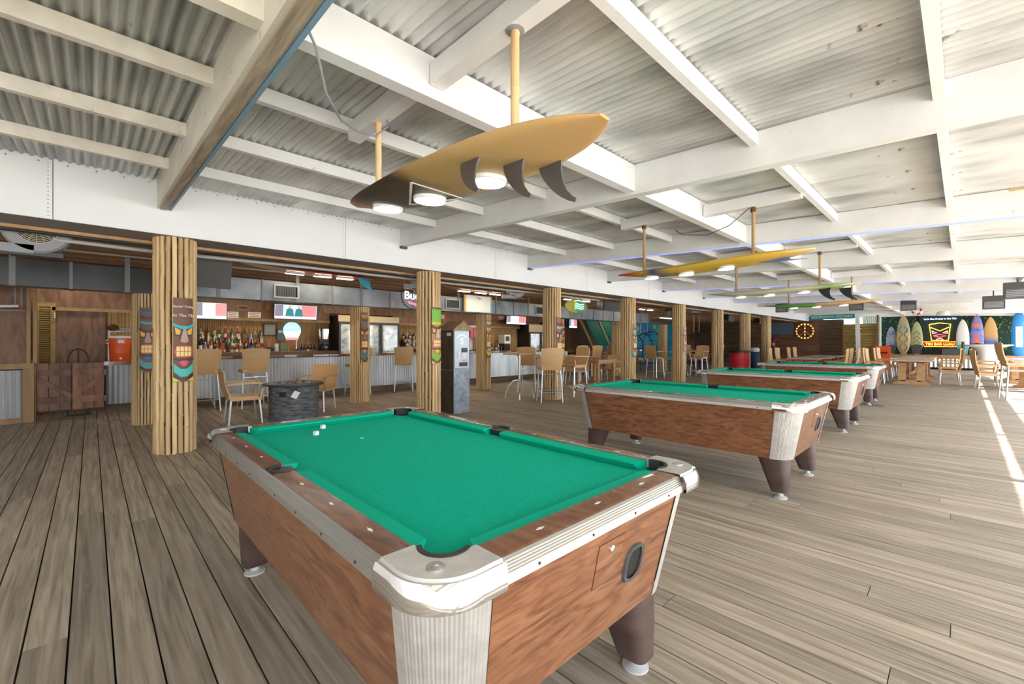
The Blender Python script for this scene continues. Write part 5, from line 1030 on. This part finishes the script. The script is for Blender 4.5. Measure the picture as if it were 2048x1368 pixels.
leaner('short orange surfboard behind the white pedestal table', 1966, 1996, 634, 700, 29.8, stripes('orange_top_print', [(0, (.5, .3, .12)), (.35, (.06, .12, .4)), (.5, (.55, .3, .1)), (1, (.66, .4, .14))], 1, 1.8, .4))
t = thing('neon_sign', 'red and yellow tiki face neon sign above red bar lettering, with blue script', 'neon sign', (30.45, .82, 1.72)); ny = glow('neon_yellow', (1, .6, .05), 3); no = glow('neon_orange', (1, .2, .03), 3); nb = glow('neon_blue', (.3, .5, 1), 4)
MB().box(0, .05, -.7, .75, -.7, .9).build('backing', M['sign'], t); text('blue_script', "Let's Get Freaky in the Tiki", nb, t, (-.02, 0, .72), FACE_X, .105, .005)
neon(t, [(-.03, .38, .45), (-.03, .3, -.35), (-.03, -.3, -.35), (-.03, -.38, .45), (-.03, 0, .52), (-.03, .38, .45)], ny, .018); neon(t, [(-.03, .32, .3), (-.03, 0, .12), (-.03, -.32, .3)], ny, .016)
for s in (-1, 1): neon(t, [(-.03, s*.28, .12), (-.03, s*.1, .02), (-.03, s*.26, .0), (-.03, s*.28, .12)], glow('neon_pink', (1, .25, .3), 3), .016)
neon(t, [(-.03, .22, -.12), (-.03, 0, -.2), (-.03, -.22, -.12), (-.03, 0, -.05), (-.03, .22, -.12)], nr, .018); neon(t, [(-.03, .12, -.3), (-.03, 0, -.26), (-.03, -.12, -.3)], glow('neon_pink', (1, .25, .3), 3), .016)
MB().prism([(-.56, -.66), (.56, -.66), (.64, -.42), (-.64, -.42)], lambda y, z: (-.01, y, z), lambda y, z: (.0, y, z)).build('red_plate', plain('deep_red_plate', (.3, .03, .01), .5), t); neon(t, [(-.03, -.56, -.66), (-.03, .56, -.66), (-.03, .64, -.42), (-.03, -.64, -.42), (-.03, -.56, -.66)], no, .016); text('red_lettering', 'TIKI BAR LUAU', ny, t, (-.02, 0, -.54), FACE_X, .155, .006)
p = atx(1975, 690, 24.0); t = thing('pedestal_table', 'tall white pedestal table before the stage', 'table', (24.0, p.y, 0)); MB().lathe([(.3, 0), (.28, .05), (.24, .3), (.25, .9), (.36, 1.08), (.62, 1.16)], 24).build('flared_stem', M['wht'], t); MB().lathe([(.001, 1.16), (.64, 1.16), (.65, 1.19), (.001, 1.2)], 32).build('table_top', M['wht'], t)
t = thing('stage_monitor', 'dark wedge loudspeaker on the stage below the neon sign', 'loudspeaker', (28.8, .42, .67)); MB().prism([(0, 0), (.4, 0), (.3, .32), (.1, .32)], lambda x, z: (x, -.3, z), lambda x, z: (x, .3, z)).build('cabinet', M['black'], t); MB().hexa([(.0, -.28, .01), (.02, -.28, .0), (.02, .28, .0), (.0, .28, .01), (.08, -.28, .3), (.1, -.28, .31), (.1, .28, .31), (.08, .28, .3)]).build('grille', M['dgrey'], t)
tag(MB().tube([(28.9, .0, .67), (29.05, .02, 1.3)], [.06, .05], 8).build('furled_umbrella', M['blk']), 'dark furled umbrella standing left of the white surfboard', 'umbrella')
t = thing('blue_surfboard_bag', 'blue and white surfboard bag at the right edge of the stage', 'board bag', (29.3, atx(2038, 650, 29.3).y, .67)); MB().loft([[(.06*k*math.cos(a), .22*k*math.sin(a), z) for a in [2*math.pi*i/12 for i in range(12)]] for z, k in ((0, .7), (.3, 1), (1.2, 1.05), (1.7, .8), (1.95, .35))]).build('bag', plain('bag_blue', (.02, .2, .5), .5), t); MB().box(-.075, -.062, -.1, .1, .4, 1.3).build('white_stripe', M['paper'], t)
t = thing('life_ring', 'small red and white life ring under the far roof beam', 'life ring', (atx(1834, 622, 22).x, atx(1834, 622, 22).y, atx(1834, 622, 22).z))
for k in range(8):
    MB().tube([(0, .12*math.cos(a), .12*math.sin(a)) for a in [2*math.pi*(k+f/4)/8 for f in range(5)]], .035, 8).build('ring_segment', M['red'] if k % 2 else M['wht'], t)
MB().tube([(0, 0, .2), (0, 0, zroof(1.2)-t.location.z)], .008, 5).build('cord', M['rope'], t)
t = thing('pendant_lamp', 'pale dome lamp hanging before the stage', 'lamp', (22.3, atx(1886, 628, 22.3).y, atx(1886, 628, 22.3).z-.05)); MB().lathe([(.2, 0), (.17, .1), (.05, .2), (.04, .25), (.012, .27), (.012, zroof(.5)-t.location.z)], 18).build('shade', M['wht'], t)
# heaters / lights on the beams
for u, v, X, lb, k in ((1817, 611, 20, 'dark hanging heater left of the life ring', 0), (1987, 605, 17, 'dark hanging heater right of the dome lamp', 1), (1713, 611, 20, 'dark hanging heater under the green surfboard', 2), (1564, 616, 20, 'dark hanging heater near the end of the fascia', 3), (2035, 581, 14, 'dark hanging heater at the right edge of the photo', 4)):
    p = atx(u, v, X); t = thing('hanging_heater', lb, 'heater', (X, p.y, p.z), 0, 'dark hanging heaters'); w = .2
    MB().box(-.12, .14, -w, w, -.17, .17).build('housing', M['dgrey'], t); MB().box(-.135, -.12, -w*.85, w*.85, -.15, .02).build('grille', M['grey'], t)
    for q in range(5): MB().box(-.14, -.135, -w*.85, w*.85, -.14+.035*q, -.13+.035*q).build('bar', M['black'], t)
    MB().tube([(0, 0, .17), (0, 0, zroof(p.y)-p.z-.01)], .015, 6).build('hanger', M['dgrey'], t)
# ================================================================== DINING TABLES
def dining(label, x, y, l=2.2, w=.95):
    t = thing('dining_table', label, 'table', (x, y, 0), 0, 'trestle dining tables'); 
    for k in range(6): MB().box(-l/2, l/2, -w/2+w*k/6+.002, -w/2+w*(k+1)/6-.002, .71, .745).build('top_board', M['teaktop'], t, ang=0)
    for s in (-1, 1):
        x_ = s*(l/2-.4); MB().box(x_-.05, x_+.05, -.3, -.12, .1, .68).build('leg', M['teak'], t); MB().box(x_-.05, x_+.05, .12, .3, .1, .68).build('leg', M['teak'], t); MB().prism([(-.42, 0), (.42, 0), (.42, .05), (.2, .13), (-.2, .13), (-.42, .05)], lambda yy, z: (x_-.05, yy, z), lambda yy, z: (x_+.05, yy, z)).build('foot', M['teak'], t); MB().box(x_-.05, x_+.05, -.4, .4, .66, .71).build('bearer', M['teak'], t)
    MB().box(-l/2+.4, l/2-.4, -.03, .03, .3, .4).build('stretcher', M['teak'], t)
dining('weathered dining table in the middle, nearest the pool tables', 18.5, 1.1, 2.0); dining('dining table behind the middle one, toward the stage', 21.4, 1.15); 
dining('dining table left, behind the farthest pool table', 18.3, 3.75); dining('dining table left, farther toward the slatted panels', 21.0, 3.8)
dining('dining table at the right edge of the photo', 18.3, -1.4); dining('dining table right, closer to the stage', 21.6, -1.35)
GD = 'tan dining armchairs'
for x, y, f, lb in ((17.9, 1.95, -85, 'tan armchair, first on the left side of the middle table'), (18.8, 1.98, -92, 'tan armchair, second on the left side of the middle table'), (20.8, 2.0, -88, 'tan armchair, first on the left of the rear middle table'), (21.8, 2.0, -95, 'tan armchair, second on the left of the rear middle table'),
    (18.75, .3, 95, 'tan armchair in profile right of the middle table, nearest'), (21.2, .35, 88, 'tan armchair right of the rear middle table'),
    (17.8, 4.6, -85, 'pale armchair, first beyond the left table'), (18.7, 4.62, -92, 'pale armchair, second beyond the left table'), (20.4, 4.65, -88, 'pale armchair, first beyond the rear left table'), (21.3, 4.65, -90, 'pale armchair, second beyond the rear left table'),
    (17.6, 2.9, 92, 'tan armchair with its back to the camera, first at the left table'), (18.5, 2.92, 88, 'tan armchair with its back to the camera, second at the left table'), (20.2, 2.95, 93, 'tan armchair at the near side of the rear left table'), (21.2, 2.95, 90, 'second tan armchair at the near side of the rear left table'),
    (17.6, -.47, -82, 'tan armchair in profile at the right table, facing right'), (18.6, -.45, -94, 'tan armchair behind the profile one at the right table'), (21.5, -.5, -90, 'tan armchair at the rear right table')):
    chair('dine', x, y, f, lb, GD)
q = fl(2036, 801); o = chair('high', q.x, q.y, -80, 'tall tan stool standing in the sun at the right edge', 'tan stools at the bar'); o.scale = (1.1, 1.1, 1.1)
